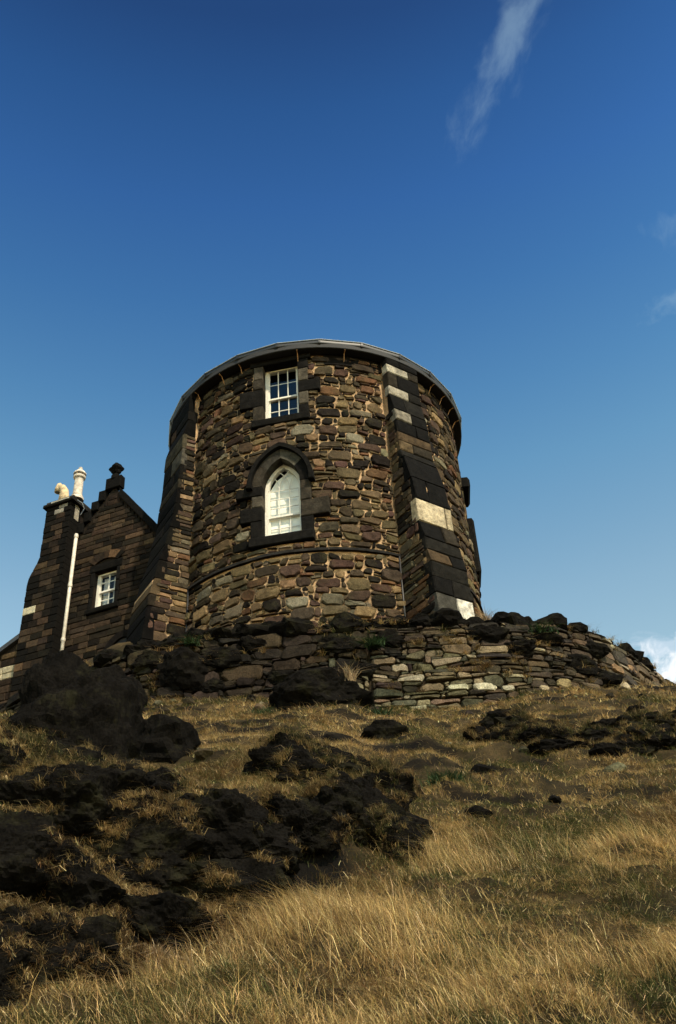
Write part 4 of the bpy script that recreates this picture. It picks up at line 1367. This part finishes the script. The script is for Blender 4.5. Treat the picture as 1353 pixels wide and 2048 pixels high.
V, F = tube([p, p + Vector((0, 0, .28)), p - t2 * .02 + Vector((0, 0, .46)), p - t2 * .10 + Vector((0, 0, .60)), p - t2 * .20 + Vector((0, 0, .66))], [.16, .14, .125, .11, .09], 16)
mesh_obj('chimney_pot', V, F, M['pot'], CH_, smooth=True, label='short bent cream chimney pot')
V, F = tube([p - t2 * .25 + Vector((0, 0, .48)), p - t2 * .235 + Vector((0, 0, .60)), p - t2 * .22 + Vector((0, 0, .74)), p - t2 * .21 + Vector((0, 0, .80))], [.105, .11, .085, .04], 14)
mesh_obj('pot_hood', V, F, M['pot'], CH_, smooth=True)
V, F = tube([p - t2 * .252 + Vector((0, 0, .470)), p - t2 * .25 + Vector((0, 0, .481))], [.085, .085], 12)
mesh_obj('pot_mouth', V, F, M['iron'], CH_)
# wire loop beside the cap
V, F = tube([frame_pt(CF, -2.22, 17.02, .3), frame_pt(CF, -2.12, 16.95, .2), frame_pt(CF, -2.10, 16.8, .1), frame_pt(CF, -2.2, 16.62, .1)], .008, 5)
mesh_obj('cable', V, F, M['gutter'], CH_)

# white waste pipe
q = [frame_pt(HF, -2.27, z, .09) for z in (11.0, 15.98)]
PP = empty('white_drainpipe', (0, 0, 0)); PP.parent = HS; PP.location = Vector(q[0]) - wloc(HS)
V, F = tube(q, .05, 12); mesh_obj('pipe', V, F, M['pipe'], PP, smooth=True)
for z in (11.6, 12.65, 14.3, 15.9):
    V, F = tube([frame_pt(HF, -2.27, z - .04, .09), frame_pt(HF, -2.27, z + .05, .09)], .063, 12); mesh_obj('pipe_collar', V, F, M['pipe'], PP)
V, F = tube([frame_pt(HF, -2.34, 14.38, .1), frame_pt(HF, -2.5, 14.36, .02), frame_pt(HF, -2.5, 14.05, .0)], .015, 6); mesh_obj('overflow_pipe', V, F, M['pipe'], PP)

# lower wing running off to the left with its own wall stones and roof
LW = empty('low_side_wing', frame_pt(HF, -4.6, 10.0, 0), 'low dark stone wing with sloping roof edge left of the chimney', 'wing')
pts = [(-6.5, 9.4), (-3.48, 9.4), (-3.48, 12.86), (-4.05, 12.58), (-6.5, 11.4)]
k = len(pts)
V = [frame_pt(HF, a, z, .28) for a, z in pts] + [frame_pt(HF, a, z, -4) for a, z in pts]
F = [tuple(range(k)), tuple(range(2 * k - 1, k - 1, -1))] + [(i, i + k, (i + 1) % k + k, (i + 1) % k) for i in range(k)]
mesh_obj('wall', V, F, M['dark_mortar'], LW)
V = [frame_pt(HF, a, z, d) for d in (.40, -4.1) for a, z in ((-3.49, 12.88), (-6.6, 11.40), (-6.6, 11.52), (-3.49, 13.02))]
mesh_obj('roof', V, [(0, 1, 2, 3), (7, 6, 5, 4), (0, 4, 5, 1), (1, 5, 6, 2), (2, 6, 7, 3), (3, 7, 4, 0)], M['slate'], LW)
z = 9.6
while z < 12.7:
    h = random.uniform(.16, .25); a = -5.2
    hi = -3.49
    lo = max(-5.2, -3.48 - (12.86 - z - h) / .49)
    a = lo
    while a < hi - .05:
        b = min(a + random.uniform(.3, .6), hi)
        col = pick(HPAL)
        if 11.88 < z + h / 2 < 12.12 and b > -3.75 - .3 and a < -3.7: col = (.55, .48, .33)
        V, F = block(HF, a + .006, b - .006, z + .005, z + h - .005, .1, .30 + random.uniform(0, .015)); mesh_obj('wing_stone', V, F, M['ashlar'], LW, col=col, origin=tuple(np.mean(V, 0)))
        a = b
    z += h


# ------------------------------------------------------------------ terrace wall
def catmull(P, n=24):
    out = []
    for i in range(1, len(P) - 2):
        p0, p1, p2, p3 = P[i - 1], P[i], P[i + 1], P[i + 2]
        for t in np.linspace(0, 1, n, endpoint=False):
            out.append(.5 * ((2 * p1) + (-p0 + p2) * t + (2 * p0 - 5 * p1 + 4 * p2 - p3) * t * t + (-p0 + 3 * p1 - 3 * p2 + p3) * t ** 3))
    return np.array(out)


CP = catmull(PATH[1:15])
seg = np.hypot(*np.diff(CP, axis=0).T); SL = np.concatenate([[0], np.cumsum(seg)])
TG = np.gradient(CP, axis=0); TG /= np.linalg.norm(TG, axis=1)[:, None]
WTOP = 9.16


def wp(s, z, d):
    x = np.interp(s, SL, CP[:, 0]); y = np.interp(s, SL, CP[:, 1])
    tx = np.interp(s, SL, TG[:, 0]); ty = np.interp(s, SL, TG[:, 1]); l = math.hypot(tx, ty); tx /= l; ty /= l
    dd = d + (WTOP - z) * .13
    return (x + ty * dd, y - tx * dd, z)


def s_of_x(x): return float(np.interp(x, CP[:, 0], SL))


TWL = empty('terrace_wall', (0, 16.9, 7.5), 'old drystone retaining wall curving round below the tower', 'wall')
mb = MB(); V = []; n = 130; s0, s1 = s_of_x(-8.0), s_of_x(8.9)
for k in range(n + 1):
    s = s0 + (s1 - s0) * k / n
    j = .03 * float(vnoise(np.array([s * 2.0]), np.array([0.5]), seed=3)[0])
    V += [wp(s, 6.3, -.02), wp(s, 7.7, -.03 + j), wp(s, WTOP - .06, -.03 + j), wp(s, WTOP - .08, -.55), wp(s, 6.3, -.8)]
F = []
for k in range(n):
    a = 5 * k; b = a + 5
    F += [(a + e, b + e, b + e + 1, a + e + 1) for e in range(4)]
mesh_obj('wall_core', V, F, M['wall_core'], TWL)
LP = [((.054, .043, .030), 5), ((.034, .028, .023), 6), ((.085, .062, .040), 2.0), ((.026, .023, .020), 5), ((.060, .042, .036), 2), ((.13, .10, .06), .5)]
GP = [((.20, .165, .105), 4), ((.125, .115, .068), 4), ((.29, .245, .165), 2.0), ((.07, .066, .045), 4), ((.16, .115, .075), 1.5)]
RP = [((.062, .048, .034), 5), ((.04, .034, .028), 5), ((.095, .07, .045), 3), ((.15, .11, .07), .8)]
CPAL = [((.16, .12, .08), 3), ((.05, .043, .036), 4), ((.10, .08, .055), 3), ((.30, .26, .19), 1.0)]
LP = [(tuple(v * .62 for v in c), w) for c, w in LP]
items = []


def wall_zone(xa, xb, cw, ch, sizes, pal, seed, pr=(.02, .09)):
    sa, sb = s_of_x(xa), s_of_x(xb)
    nx_ = int((sb - sa) / cw); ny_ = int((WTOP + .04 - 7.1) / ch)
    rc = pack(nx_, ny_, lambda i, j: True, sizes, seed)
    gi, gj = np.meshgrid(np.arange(nx_ + 1), np.arange(ny_ + 1), indexing='ij')
    wx_ = cw * (.7 * vnoise(gi * .35, gj * .35, seed=seed) + .3 * vnoise(gi * 1.7, gj * 1.7, seed=seed + 1))
    wz_ = ch * (1.0 * vnoise(gi * .16, gj * .4, seed=seed + 2) + .32 * vnoise(gi * 1.7, gj * 1.7, seed=seed + 3))
    wx_[0] = 0; wx_[-1] = 0
    for (i, j, w, h) in rc:
        cs = np.array([[sa + p * cw + wx_[p, q], 7.1 + q * ch + wz_[p, q]] for (p, q) in ((i, j), (i + w, j), (i + w, j + h), (i, j + h))])
        c = cs.mean(0)
        x, y, z = wp(c[0], c[1], .1)
        if cs[:, 1].max() < gz(x, y - .1) - .02: continue
        dv = cs - c; cs = c + dv - np.sign(dv) * random.uniform(.003, .012)
        V, F = rubble(cs, wp, random.uniform(*pr), back=.08, bulge=random.uniform(.01, .035), rnd=.012)
        col = pick(pal, .25)
        if pal is LP and c[1] < 8.5 and x > -.9 and random.random() < .35 * (x + .9): col = pick(GP, .2)
        if pal is GP and x < 1.3 and random.random() < .45 * (1.5 - x): col = pick(LP, .2)
        if pal is GP and (c[1] > 8.55 or x > 2.75 + .9 * math.sin(c[1] * 9)): col = pick(RP, .25)
        items.append((w * h * cw * ch * (1.0 if -4.6 < x < 7.6 else .1) * 1000, V, F, col))


wall_zone(-7.5, .45, .10, .075, [((5, 6, 7), (3, 4), .10), ((3, 4, 5), (2, 3), .35), ((2, 3, 4), (2,), .3), ((3, 4, 5), (1,), .1), ((2,), (2, 3), .2)], LP, 61)
wall_zone(.45, 4.75, .095, .062, [((4, 5, 6), (2, 3), .10), ((3, 4, 5), (2,), .3), ((3, 4, 5, 6), (1,), .4), ((2, 3), (2,), .3)], GP, 62, (.02, .08))
wall_zone(4.75, 8.7, .11, .085, [((3, 4, 5), (2, 3), .3), ((2, 3, 4), (2,), .4)], CPAL, 64)
place_stones(items, 'wall_stone', M['wallrock'], TWL, 295, 'small_wall_stones')
print('terrace stones', len(items))
# a few pale squared blocks reused in the wall
for x, z, w, h, c in ((2.25, 7.62, .42, .17, (.50, .46, .33)), (1.80, 7.66, .36, .12, (.42, .40, .27)), (2.75, 7.60, .22, .12, (.36, .33, .24)), (3.75, 7.72, .26, .2, (.32, .25, .13)), (3.4, 7.62, .2, .10, (.42, .34, .22)), (4.3, 7.66, .24, .10, (.52, .47, .36)),
                     (5.0, 8.06, .42, .17, (.48, .40, .27)), (5.45, 8.06, .22, .18, (.42, .37, .29)), (5.05, 8.42, .36, .16, (.30, .19, .11)), (5.9, 7.98, .4, .16, (.50, .47, .38)), (5.5, 8.62, .3, .14, (.30, .19, .11)), (6.3, 8.1, .3, .15, (.46, .42, .33))):
    s = s_of_x(x)
    V, F = rubble(np.array([[s, z], [s + w, z], [s + w, z + h], [s, z + h]]), wp, .085, back=.1, bulge=.02, rnd=.008)
    mesh_obj('pale_block', V, F, M['wallrock'], TWL, col=c)
# rough coping of dark boulders along the top
s = s_of_x(-6.5)
k = 0
while s < s_of_x(8.8):
    r = random.choice([random.uniform(.12, .2), random.uniform(.18, .34)])
    x, y, z = wp(s, WTOP, -.16 + random.uniform(-.06, .06))
    V, F = rock_mesh((x, y, WTOP + r * .22), (r * 1.15, r, r * random.uniform(.6, .85)), 300 + k, 3, 14, .13, random.uniform(0, 3))
    mesh_obj('coping_rock', V, F, M['rock'], TWL)
    s += r * random.uniform(1.05, 1.5); k += 1
for k, (x, z, r, q) in enumerate(((-4.4, 8.5, .42, .5), (-3.7, 8.85, .30, .5), (-2.3, 8.65, .34, .4), (-1.7, 8.9, .26, .4), (-1.1, 8.1, .30, .35), (-.2, 8.75, .34, .4), (.3, 8.2, .24, .5), (-2.5, 8.1, .24, .4), (.9, 8.85, .24, .3), (2.6, 8.85, .30, .3), (3.2, 8.5, .26, .3), (3.7, 8.85, .28, .35), (4.3, 8.3, .30, .4), (4.7, 8.75, .26, .4), (4.75, 8.1, .26, .5))):
    x_, y_, z_ = wp(s_of_x(x), z, .02)
    V, F = rock_mesh((x_, y_, z_), (r * 1.25, r * .55, r * .72), 500 + k, 4, 12, .16, random.uniform(-.3, .3))
    mesh_obj('embedded_rock', V, F, M['rock'], TWL)
mb = MB()
for k in range(150):
    if k < 90:
        sx = random.uniform(s_of_x(-4.6), s_of_x(8.2)); x_, y_, z_ = wp(sx, 7.6, random.uniform(.0, .9) ** 1.6 + .05)
    else:
        x_, y_ = random.uniform(-3.5, 5), random.uniform(9.6, 16)
    r = random.uniform(.03, .11)
    V, F = rock_mesh((x_, y_, gz(x_, y_) + r * .12), (r * 1.3, r, r * .8), 700 + k, 2, 10, .12, random.uniform(0, 3))
    mb.add(V, F, pick(LP if random.random() < .7 else GP))
mb.build('loose_stones', M['wallrock'], None, kind='stuff', label='loose small stones spilled below the wall and over the upper slope', cat='stones')
# heap of boulders between wall and tower foot
hp = [(-3.3, 17.9, .34), (-2.6, 17.75, .40), (-2.0, 17.7, .30), (-1.45, 17.75, .34), (-.9, 17.85, .30), (-.35, 17.7, .26), (.15, 17.8, .33), (.65, 17.8, .24), (1.15, 17.9, .30), (1.75, 17.75, .27), (2.3, 17.9, .30), (2.75, 17.8, .24), (3.25, 17.95, .30), (-3.0, 18.5, .38), (-2.2, 18.35, .30), (.35, 18.25, .24), (1.55, 18.3, .30), (-4.0, 18.3, .4), (3.55, 18.4, .34), (4.1, 18.3, .26), (2.2, 18.3, .24)]
BACK = [k for k, h in enumerate(hp) if h[1] > 18.1]; ranks = {}
for rows in (BACK, [k for k in range(len(hp)) if k not in BACK]):
    for r_, k in enumerate(sorted(rows, key=lambda k: hp[k][0])): ranks[k] = r_
ORD = ['first', 'second', 'third', 'fourth', 'fifth', 'sixth', 'seventh', 'eighth', 'ninth', 'tenth', 'eleventh', 'twelfth', 'thirteenth', 'fourteenth', 'fifteenth', 'sixteenth']
for k, (x, y, r) in enumerate(hp):
    r *= 1.2
    V, F = rock_mesh((x, y, gz(x, y) + r * .30), (r * random.uniform(.9, 1.15), r * .9, r * random.uniform(.7, 1.0)), 400 + k, 4, 12, .15, random.uniform(0, 3))
    mesh_obj('boulder', V, F, M['rock'], smooth=False, label='rough dark boulder at the tower foot, %s from the left of the %s row' % (ORD[ranks[k]], 'back' if k in BACK else 'front'), cat='rock', group='boulders heaped at the tower foot')


# ------------------------------------------------------------------ grass
def tri_mesh(name, V, T, cols, mat, **kw):
    me = bpy.data.meshes.new(name)
    me.vertices.add(len(V)); me.vertices.foreach_set('co', V.astype(np.float32).ravel())
    me.loops.add(T.size); me.loops.foreach_set('vertex_index', T.astype(np.int32).ravel())
    me.polygons.add(len(T)); me.polygons.foreach_set('loop_start', np.arange(0, T.size, 3, dtype=np.int32))
    try: me.polygons.foreach_set('loop_total', np.full(len(T), 3, np.int32))
    except Exception: pass
    me.update(calc_edges=True)
    ca = me.color_attributes.new('Col', 'FLOAT_COLOR', 'POINT')
    ca.data.foreach_set('color', np.concatenate([cols, np.ones((len(V), 1))], 1).astype(np.float32).ravel())
    me.materials.append(mat)
    o = bpy.data.objects.new(name, me); COL.objects.link(o)
    for k, v in kw.items(): o[k] = v
    return o


def blades(P, H, W, lean, col, droop=.35, spread=.45, bend=None):
    """P (n,3) roots, H heights, W widths, lean (n,2) horizontal push, col (n,3)"""
    n = len(P)
    az = rng.uniform(0, 2 * np.pi, n)
    side = np.stack([np.cos(az), np.sin(az), np.zeros(n)], 1) * (W / 2)[:, None]
    out = rng.normal(size=(n, 2)) * spread
    dx = lean + out
    up = np.array([0, 0, 1.0])
    h1 = H * .55
    m1 = P + np.concatenate([dx * h1[:, None] * .7, h1[:, None]], 1)
    tip = P + np.concatenate([dx * H[:, None] * 1.35, (H * (1 - droop * np.clip(np.hypot(dx[:, 0], dx[:, 1]), 0, 1.6)))[:, None]], 1)
    V = np.stack([P - side, P + side, m1 - side * .75, m1 + side * .75, tip], 1).reshape(-1, 3)
    b = (np.arange(n) * 5)[:, None]
    T = np.stack([b + [0, 1, 3], b + [0, 3, 2], b + [2, 3, 4]], 1).reshape(-1, 3)
    C = np.repeat(col, 5, axis=0)
    return V, T, C


ROCK_A = np.array(ROCKS)


def off_rock(x, y, k=.92):
    keep = np.ones(len(x), bool)
    for cx, cy, rx, ry, rot in ROCK_A:
        c, s = math.cos(rot), math.sin(rot)
        u = (x - cx) * c + (y - cy) * s; v = -(x - cx) * s + (y - cy) * c
        q = (u / rx) ** 2 + (v / ry) ** 2
        keep &= (q > k * k * rng.uniform(.5, 1.25, len(x))) | (rng.random(len(x)) < .05)
    return keep


def scatter(n, x0, x1, y0, y1, clump, crad):
    m_ = max(int(n / clump), 1)
    cx = rng.uniform(x0, x1, m_); cy = rng.uniform(y0, y1, m_)
    i = rng.integers(0, m_, n)
    r = np.abs(rng.normal(size=n)) * crad; a = rng.uniform(0, 2 * np.pi, n)
    return cx[i] + r * np.cos(a), cy[i] + r * np.sin(a), i, m_


HAY = np.array([.48, .335, .140]); BRN = np.array([.185, .112, .046]); GRN = np.array([.068, .078, .024]); PALEG = np.array([.74, .57, .30])


def grass_colour(x, y, i, m_, hay_bias=0.0):
    g = .27 + fbm(x * 1.3, y * 1.6, seed=71, oct=4) + .35 * rng.normal(size=len(x)) + .45 * rng.normal(size=m_)[i]
    b = fbm(x * 1.5 + 9, y * 1.7, seed=72, oct=3) + .35 * rng.normal(size=len(x)) + .3 * rng.normal(size=m_)[i]
    wg = sstep(.15, .75, g - hay_bias)[:, None]; wb = sstep(.0, .8, b)[:, None]
    c = HAY * (1 - wb) + BRN * wb
    c = c * (1 - wg) + GRN * wg
    wp_ = (rng.random(len(x)) < .10)[:, None]
    c = np.where(wp_, PALEG, c)
    return c * rng.uniform(.55, 1.3, (len(x), 1)) * (rng.uniform(.6, 1.25, m_)[i])[:, None] * (1 + .05 * rng.normal(size=(len(x), 3)))


def slope_cover(x, y):
    """bare steep rock on the bluff face carries few blades"""
    e = .04
    gxy = (bluff(x, y + e) - bluff(x, y - e)) / (2 * e)
    b = bluff(x, y)
    face = sstep(.03, .12, b) * sstep(8.6, 7.9, y - .35 * np.clip(x + 1.6, 0, 3)) * sstep(.1, -.5, x)
    return np.clip(1.0 - 1.15 * gxy, .06, 1) * (1 - .85 * ledge(x, y)[1]) * (1 - .62 * face)


VV, TT, CC = [], [], []
off = 0


def put(x, y, i, m_, hfun, w, lean, hb=0.0, droop=.35, spread=.45, sink=.01):
    global off
    k = off_rock(x, y) & (rng.random(len(x)) < slope_cover(x, y))
    k &= (path_dist(x, y) < -.05)
    pat = fbm(x * .8, y * 1.6, seed=81, oct=3)
    k &= rng.random(len(x)) < np.clip(.85 + np.where(pat < 0, pat * .30 * sstep(8.8, 10.2, y), 0), .06, 1)
    x, y, i = x[k], y[k], i[k]
    z = ground(x, y)
    H = hfun(x, y) * rng.uniform(.55, 1.25, len(x))
    col = grass_colour(x, y, i, m_, hb)
    ln = np.array(lean) * rng.uniform(.5, 1.4, (len(x), 1))
    V, T, C = blades(np.stack([x, y, z - sink], 1), H, rng.uniform(*w, len(x)), ln, col, droop, spread)
    VV.append(V); TT.append(T + off); CC.append(C); off += len(V)


tall = lambda x, y: sstep(.12, .62, fbm(x * .75 + 4, y * .75, seed=91, oct=3)) * sstep(9.6, 8.0, y - .35 * x)
# matted short turf
x, y, i, m_ = scatter(320000, -4.2, 5.2, 4.2, 9.6, 46, .05); put(x, y, i, m_, lambda x, y: .055 + .03 * tall(x, y), (.002, .0045), (-.35, -.15), .0, .45, 1.15)
x = rng.uniform(-4.2, 5.4, 130000); y = rng.uniform(4.2, 10.2, 130000); i = (np.floor(x * 9) * 131 + np.floor(y * 9) * 17).astype(int) % 3000; put(x, y, i, 3000, lambda x, y: .048 + 0 * x, (.003, .006), (-.3, -.3), .0, .4, 1.2)
x, y, i, m_ = scatter(210000, -5.0, 6.4, 9.0, 13.4, 34, .06); put(x, y, i, m_, lambda x, y: .065 + 0 * x, (.003, .007), (-.3, -.35), .0, .4, .9)
x, y, i, m_ = scatter(140000, -6.5, 8.2, 13.0, 19.5, 28, .08); put(x, y, i, m_, lambda x, y: .08 + 0 * x, (.006, .012), (-.3, -.4), .0, .4, .9)
tri_mesh('short_turf_grass', np.concatenate(VV), np.concatenate(TT), np.concatenate(CC), M['blade'], kind='stuff', label='short brown and green tufted grass over the whole hillside', category='grass')
VV, TT, CC = [], [], []; off = 0
# long dry hay-coloured blades leaning left with the wind
x, y, i, m_ = scatter(34000, -4.0, 5.6, 4.4, 11.6, 22, .05)
k = rng.random(len(x)) < (.10 + .75 * tall(x, y)); x, y, i = x[k], y[k], i[k]
put(x, y, i, m_, lambda x, y: .075 + .095 * tall(x, y), (.0018, .0038), (-.55, .0), .35, .3, .70)
NB = .42
for cx, cy, r, n, h in ((-.35, 6.9, .42, 5200, .34), (.05, 6.5, .40, 4200, .32), (-.05, 7.2, .3, 2500, .3), (1.0, 8.55, .34, 3600, .36), (1.35, 8.9, .3, 2200, .30), (1.0, 6.2, .3, 2000, .30), (2.3, 8.9, .5, 2600, .28), (3.0, 9.3, .5, 2400, .28), (-1.2, 6.4, .3, 1800, .28), (1.9, 5.9, .3, 1800, .30), (-.9, 5.6, .4, 2000, .26), (.5, 5.3, .4, 2000, .26), (.25, 8.0, .25, 1200, .22), (-2.0, 6.35, .25, 900, .25)):
    n = int(n * NB)
    x = cx + rng.normal(size=n) * r; y = cy + rng.normal(size=n) * r * .55
    put(x, y, rng.integers(0, n // 30, n), n // 30, lambda x, y, h=h: h * .80 + 0 * x, (.0018, .0038), (-.58, .05), .6, .28, .42)
# tufts clinging to the bluff face and crest
x, y, i, m_ = scatter(26000, -3.4, .4, 6.9, 9.4, 40, .045)
k = rng.random(m_) < .55; kk = k[i]; x, y, i = x[kk], y[kk], i[kk]
z = ground(x, y) + .03
H = rng.uniform(.04, .11, len(x)); col = grass_colour(x, y, i, m_, .2) * .8
V, T, C = blades(np.stack([x, y, z], 1), H, rng.uniform(.003, .006, len(x)), np.tile([-.2, -.5], (len(x), 1)), col, .5, .8)
VV.append(V); TT.append(T + off); CC.append(C); off += len(V)
tri_mesh('long_dry_grass', np.concatenate(VV), np.concatenate(TT), np.concatenate(CC), M['blade'], kind='stuff', label='long straw-coloured dry grass leaning left on the lower slope', category='grass')
# small dull tufts rooted in the rock faces of the outcrops
VV, TT, CC = [], [], []; off = 0
for o in [q for q in COL.objects if q.name.startswith('rock_face')]:
    me = o.data; nv = len(me.vertices)
    co = np.empty(nv * 3, np.float32); me.vertices.foreach_get('co', co); co = co.reshape(-1, 3) + np.array(wloc(o))
    no = np.empty(nv * 3, np.float32); me.vertices.foreach_get('normal', no); no = no.reshape(-1, 3)
    ok = np.where((no[:, 2] > -.05) & (no[:, 1] < .5) & (fbm(co[:, 0] * 3.2, co[:, 1] * 3.2, co[:, 2] * 3.2, seed=63, oct=3) > .05))[0]
    if len(ok) < 5: continue
    mt = max(6, int(o.dimensions[0] * o.dimensions[2] * 170))
    ch = rng.choice(ok, min(mt, len(ok)), replace=False)
    nb = 26
    P = np.repeat(co[ch], nb, 0) + rng.normal(size=(len(ch) * nb, 3)) * .016
    i = np.repeat(np.arange(len(ch)), nb)
    col = grass_colour(P[:, 0], P[:, 1], i, len(ch), .4) * rng.uniform(.35, .95, len(ch))[i][:, None]
    V, T, C = blades(P, rng.uniform(.025, .07, len(P)), rng.uniform(.002, .0045, len(P)), np.tile([-.25, -.75], (len(P), 1)), col, .7, .9)
    VV.append(V); TT.append(T + off); CC.append(C); off += len(V)
tri_mesh('rock_tufts', np.concatenate(VV), np.concatenate(TT), np.concatenate(CC), M['blade'], kind='stuff', label='small dull tufts of grass growing out of the dark rock faces', category='grass')
# grass on the terrace and on the wall top
VV, TT, CC = [], [], []; off = 0
n = 26000
x = rng.uniform(-6, 6.5, n); y = rng.uniform(17, 19.6, n); d = path_dist(x, y); k = (d > .2) & (d < 1.7) & (fbm(x * 1.2, y * 1.2, seed=95) > -.2); x, y = x[k], y[k]
V, T, C = blades(np.stack([x, y, ground(x, y) - .01], 1), rng.uniform(.08, .24, len(x)), rng.uniform(.006, .012, len(x)), np.tile([-.2, -.2], (len(x), 1)), grass_colour(x, y, np.zeros(len(x), int), 1, -.1), .35, .5)
tri_mesh('terrace_grass', V, T, C, M['blade'], kind='stuff', label='rank grass among the rocks on top of the terrace wall', category='grass')


nt_ = 420
xs_ = rng.uniform(-5.5, 7.6, nt_); zs_ = 7.5 + 1.75 * rng.random(nt_) ** .75
keep = fbm(xs_ * 1.1, zs_ * 1.6, seed=99, oct=2) > -.05
xs_, zs_ = xs_[keep], zs_[keep]
base = np.array([wp(s_of_x(a), b, .06) for a, b in zip(xs_, zs_)])
nb = 34
P = np.repeat(base, nb, 0) + rng.normal(size=(len(base) * nb, 3)) * np.array([.035, .01, .012]); i = np.repeat(np.arange(len(base)), nb)
col = grass_colour(P[:, 0], P[:, 1], i, len(base), .25) * rng.uniform(.4, 1.0, len(base))[i][:, None]
V, T, C = blades(P, rng.uniform(.05, .15, len(P)), rng.uniform(.005, .009, len(P)), np.tile([-.15, -.7], (len(P), 1)), col, .75, .8)
tri_mesh('wall_tufts', V, T, C, M['blade'], kind='stuff', label='dull tufts of grass growing from the joints of the terrace wall', category='grass')


def clump(name, label, cat, group, cen, n, h, spread, cols, w=(.005, .011), rad=.05, lean=(-.2, -.1), droop=.3, dz=0.0):
    x = cen[0] + rng.normal(size=n) * rad; y = cen[1] + rng.normal(size=n) * rad * .7
    z = np.full(n, cen[2]) if len(cen) > 2 else ground(x, y)
    c = np.array(cols)[rng.integers(0, len(cols), n)] * rng.uniform(.7, 1.2, (n, 1))
    org = np.array([cen[0], cen[1], float(z.mean())])
    V, T, C = blades(np.stack([x, y, z + dz - .01], 1) - org, h * rng.uniform(.4, 1.1, n), rng.uniform(*w, n), np.tile(lean, (n, 1)), c, droop, spread)
    o = tri_mesh(name, V, T, C, M['blade'], label=label, category=cat, group=group); o.location = org
    return o


GL = [(.025, .05, .018), (.035, .065, .025), (.02, .036, .015)]; DL = [(.30, .21, .115), (.2, .13, .07), (.38, .29, .18)]
clump('weed', 'green weed tuft below the right end of the wide boulder', 'plant', 'green weeds', (.55, 14.6), 260, .20, .6, GL, (.012, .025), .10)
clump('weed', 'dark green weed in the slope left of the three rock knobs', 'plant', 'green weeds', (1.05, 10.9), 420, .20, .55, GL, (.010, .022), .09)
clump('weed', 'green weed growing out of the upper wall over the pale coursing', 'plant', 'green weeds', (.55, 16.62, 8.62), 220, .22, .8, GL, (.015, .03), .08)
clump('weed', 'green leafy weed at the wall top right of the tower', 'plant', 'green weeds', (3.75, 17.0, 8.85), 260, .24, .8, GL, (.015, .03), .10)
clump('weed', 'small green weed in the wall under the left buttress', 'plant', 'green weeds', (-2.9, 16.85, 9.0), 150, .18, .8, GL, (.015, .03), .06)
clump('weed', 'low green weed at the foot of the wide boulder, left end', 'plant', 'green weeds', (-1.35, 15.0), 200, .16, .6, GL, (.010, .02), .12)
clump('weed', 'green weed at the base of the bluff beside bleached stalks', 'plant', 'green weeds', (-1.02, 7.18), 160, .10, .7, GL, (.008, .016), .05)
clump('dry_tussock', 'bleached grass tussock hanging at the base of the bluff', 'grass tussock', 'dry tussocks', (-.92, 7.05), 340, .16, .8, DL, (.004, .008), .05, (-.1, -.5), .6)
clump('dry_tussock', 'pale twiggy tuft on top of the wide boulder', 'grass tussock', 'dry tussocks', (.02, 15.2, 7.25), 150, .34, .5, DL, (.008, .014), .05, (0, 0), .2)
clump('dry_tussock', 'dry tussock standing at the far left foot of the huge boulder', 'grass tussock', 'dry tussocks', (-3.05, 8.6, 2.8), 320, .42, .22, DL, (.004, .008), .05, (-.15, 0), .1)
clump('dry_tussock', 'drooping pale tussock at the lower left corner of the bluff', 'grass tussock', 'dry tussocks', (-1.75, 6.55), 420, .22, .8, DL, (.004, .008), .07, (-.1, -.5), .6)
clump('dry_tussock', 'drooping tussock left of centre under the bluff', 'grass tussock', 'dry tussocks', (-1.28, 6.65), 360, .18, .8, DL, (.004, .008), .07, (-.2, -.4), .6)
clump('dry_tussock', 'tuft of dry grass at the foot of the white corner stone of the tower', 'grass tussock', 'dry tussocks', (2.75, 17.3, 9.3), 220, .34, .5, DL, (.008, .014), .07, (-.1, 0), .3)
for k, (x, y, h, lx, lab) in enumerate(((-1.47, 7.05, .42, -.5, 'long thin dead stalk leaning over the bluff, nearest the centre'), (-1.78, 6.9, .40, -.75, 'long thin dead stalk leaning over the middle of the bluff'), (-1.0, 7.25, .36, -.15, 'upright dead stalk beside the green weed under the bluff'),
                          (-2.05, 6.4, .40, .5, 'dead stalk leaning right at the lower left of the bluff'), (-2.1, 6.35, .36, -.2, 'thin upright dead stalk at the lower left edge'), (-1.62, 7.35, .30, -.6, 'short dead stalk high on the bluff face'))):
    z = gz(x, y); V, F = tube([(x, y, z - .02), (x + lx * h * .4, y - .03, z + h * .5), (x + lx * h, y - .04, z + h)], [.0022, .0018, .001], 5)
    mesh_obj('dead_stalk', V, F, M['straw'], label=lab, cat='stalk', group='dead stalks on the bluff')
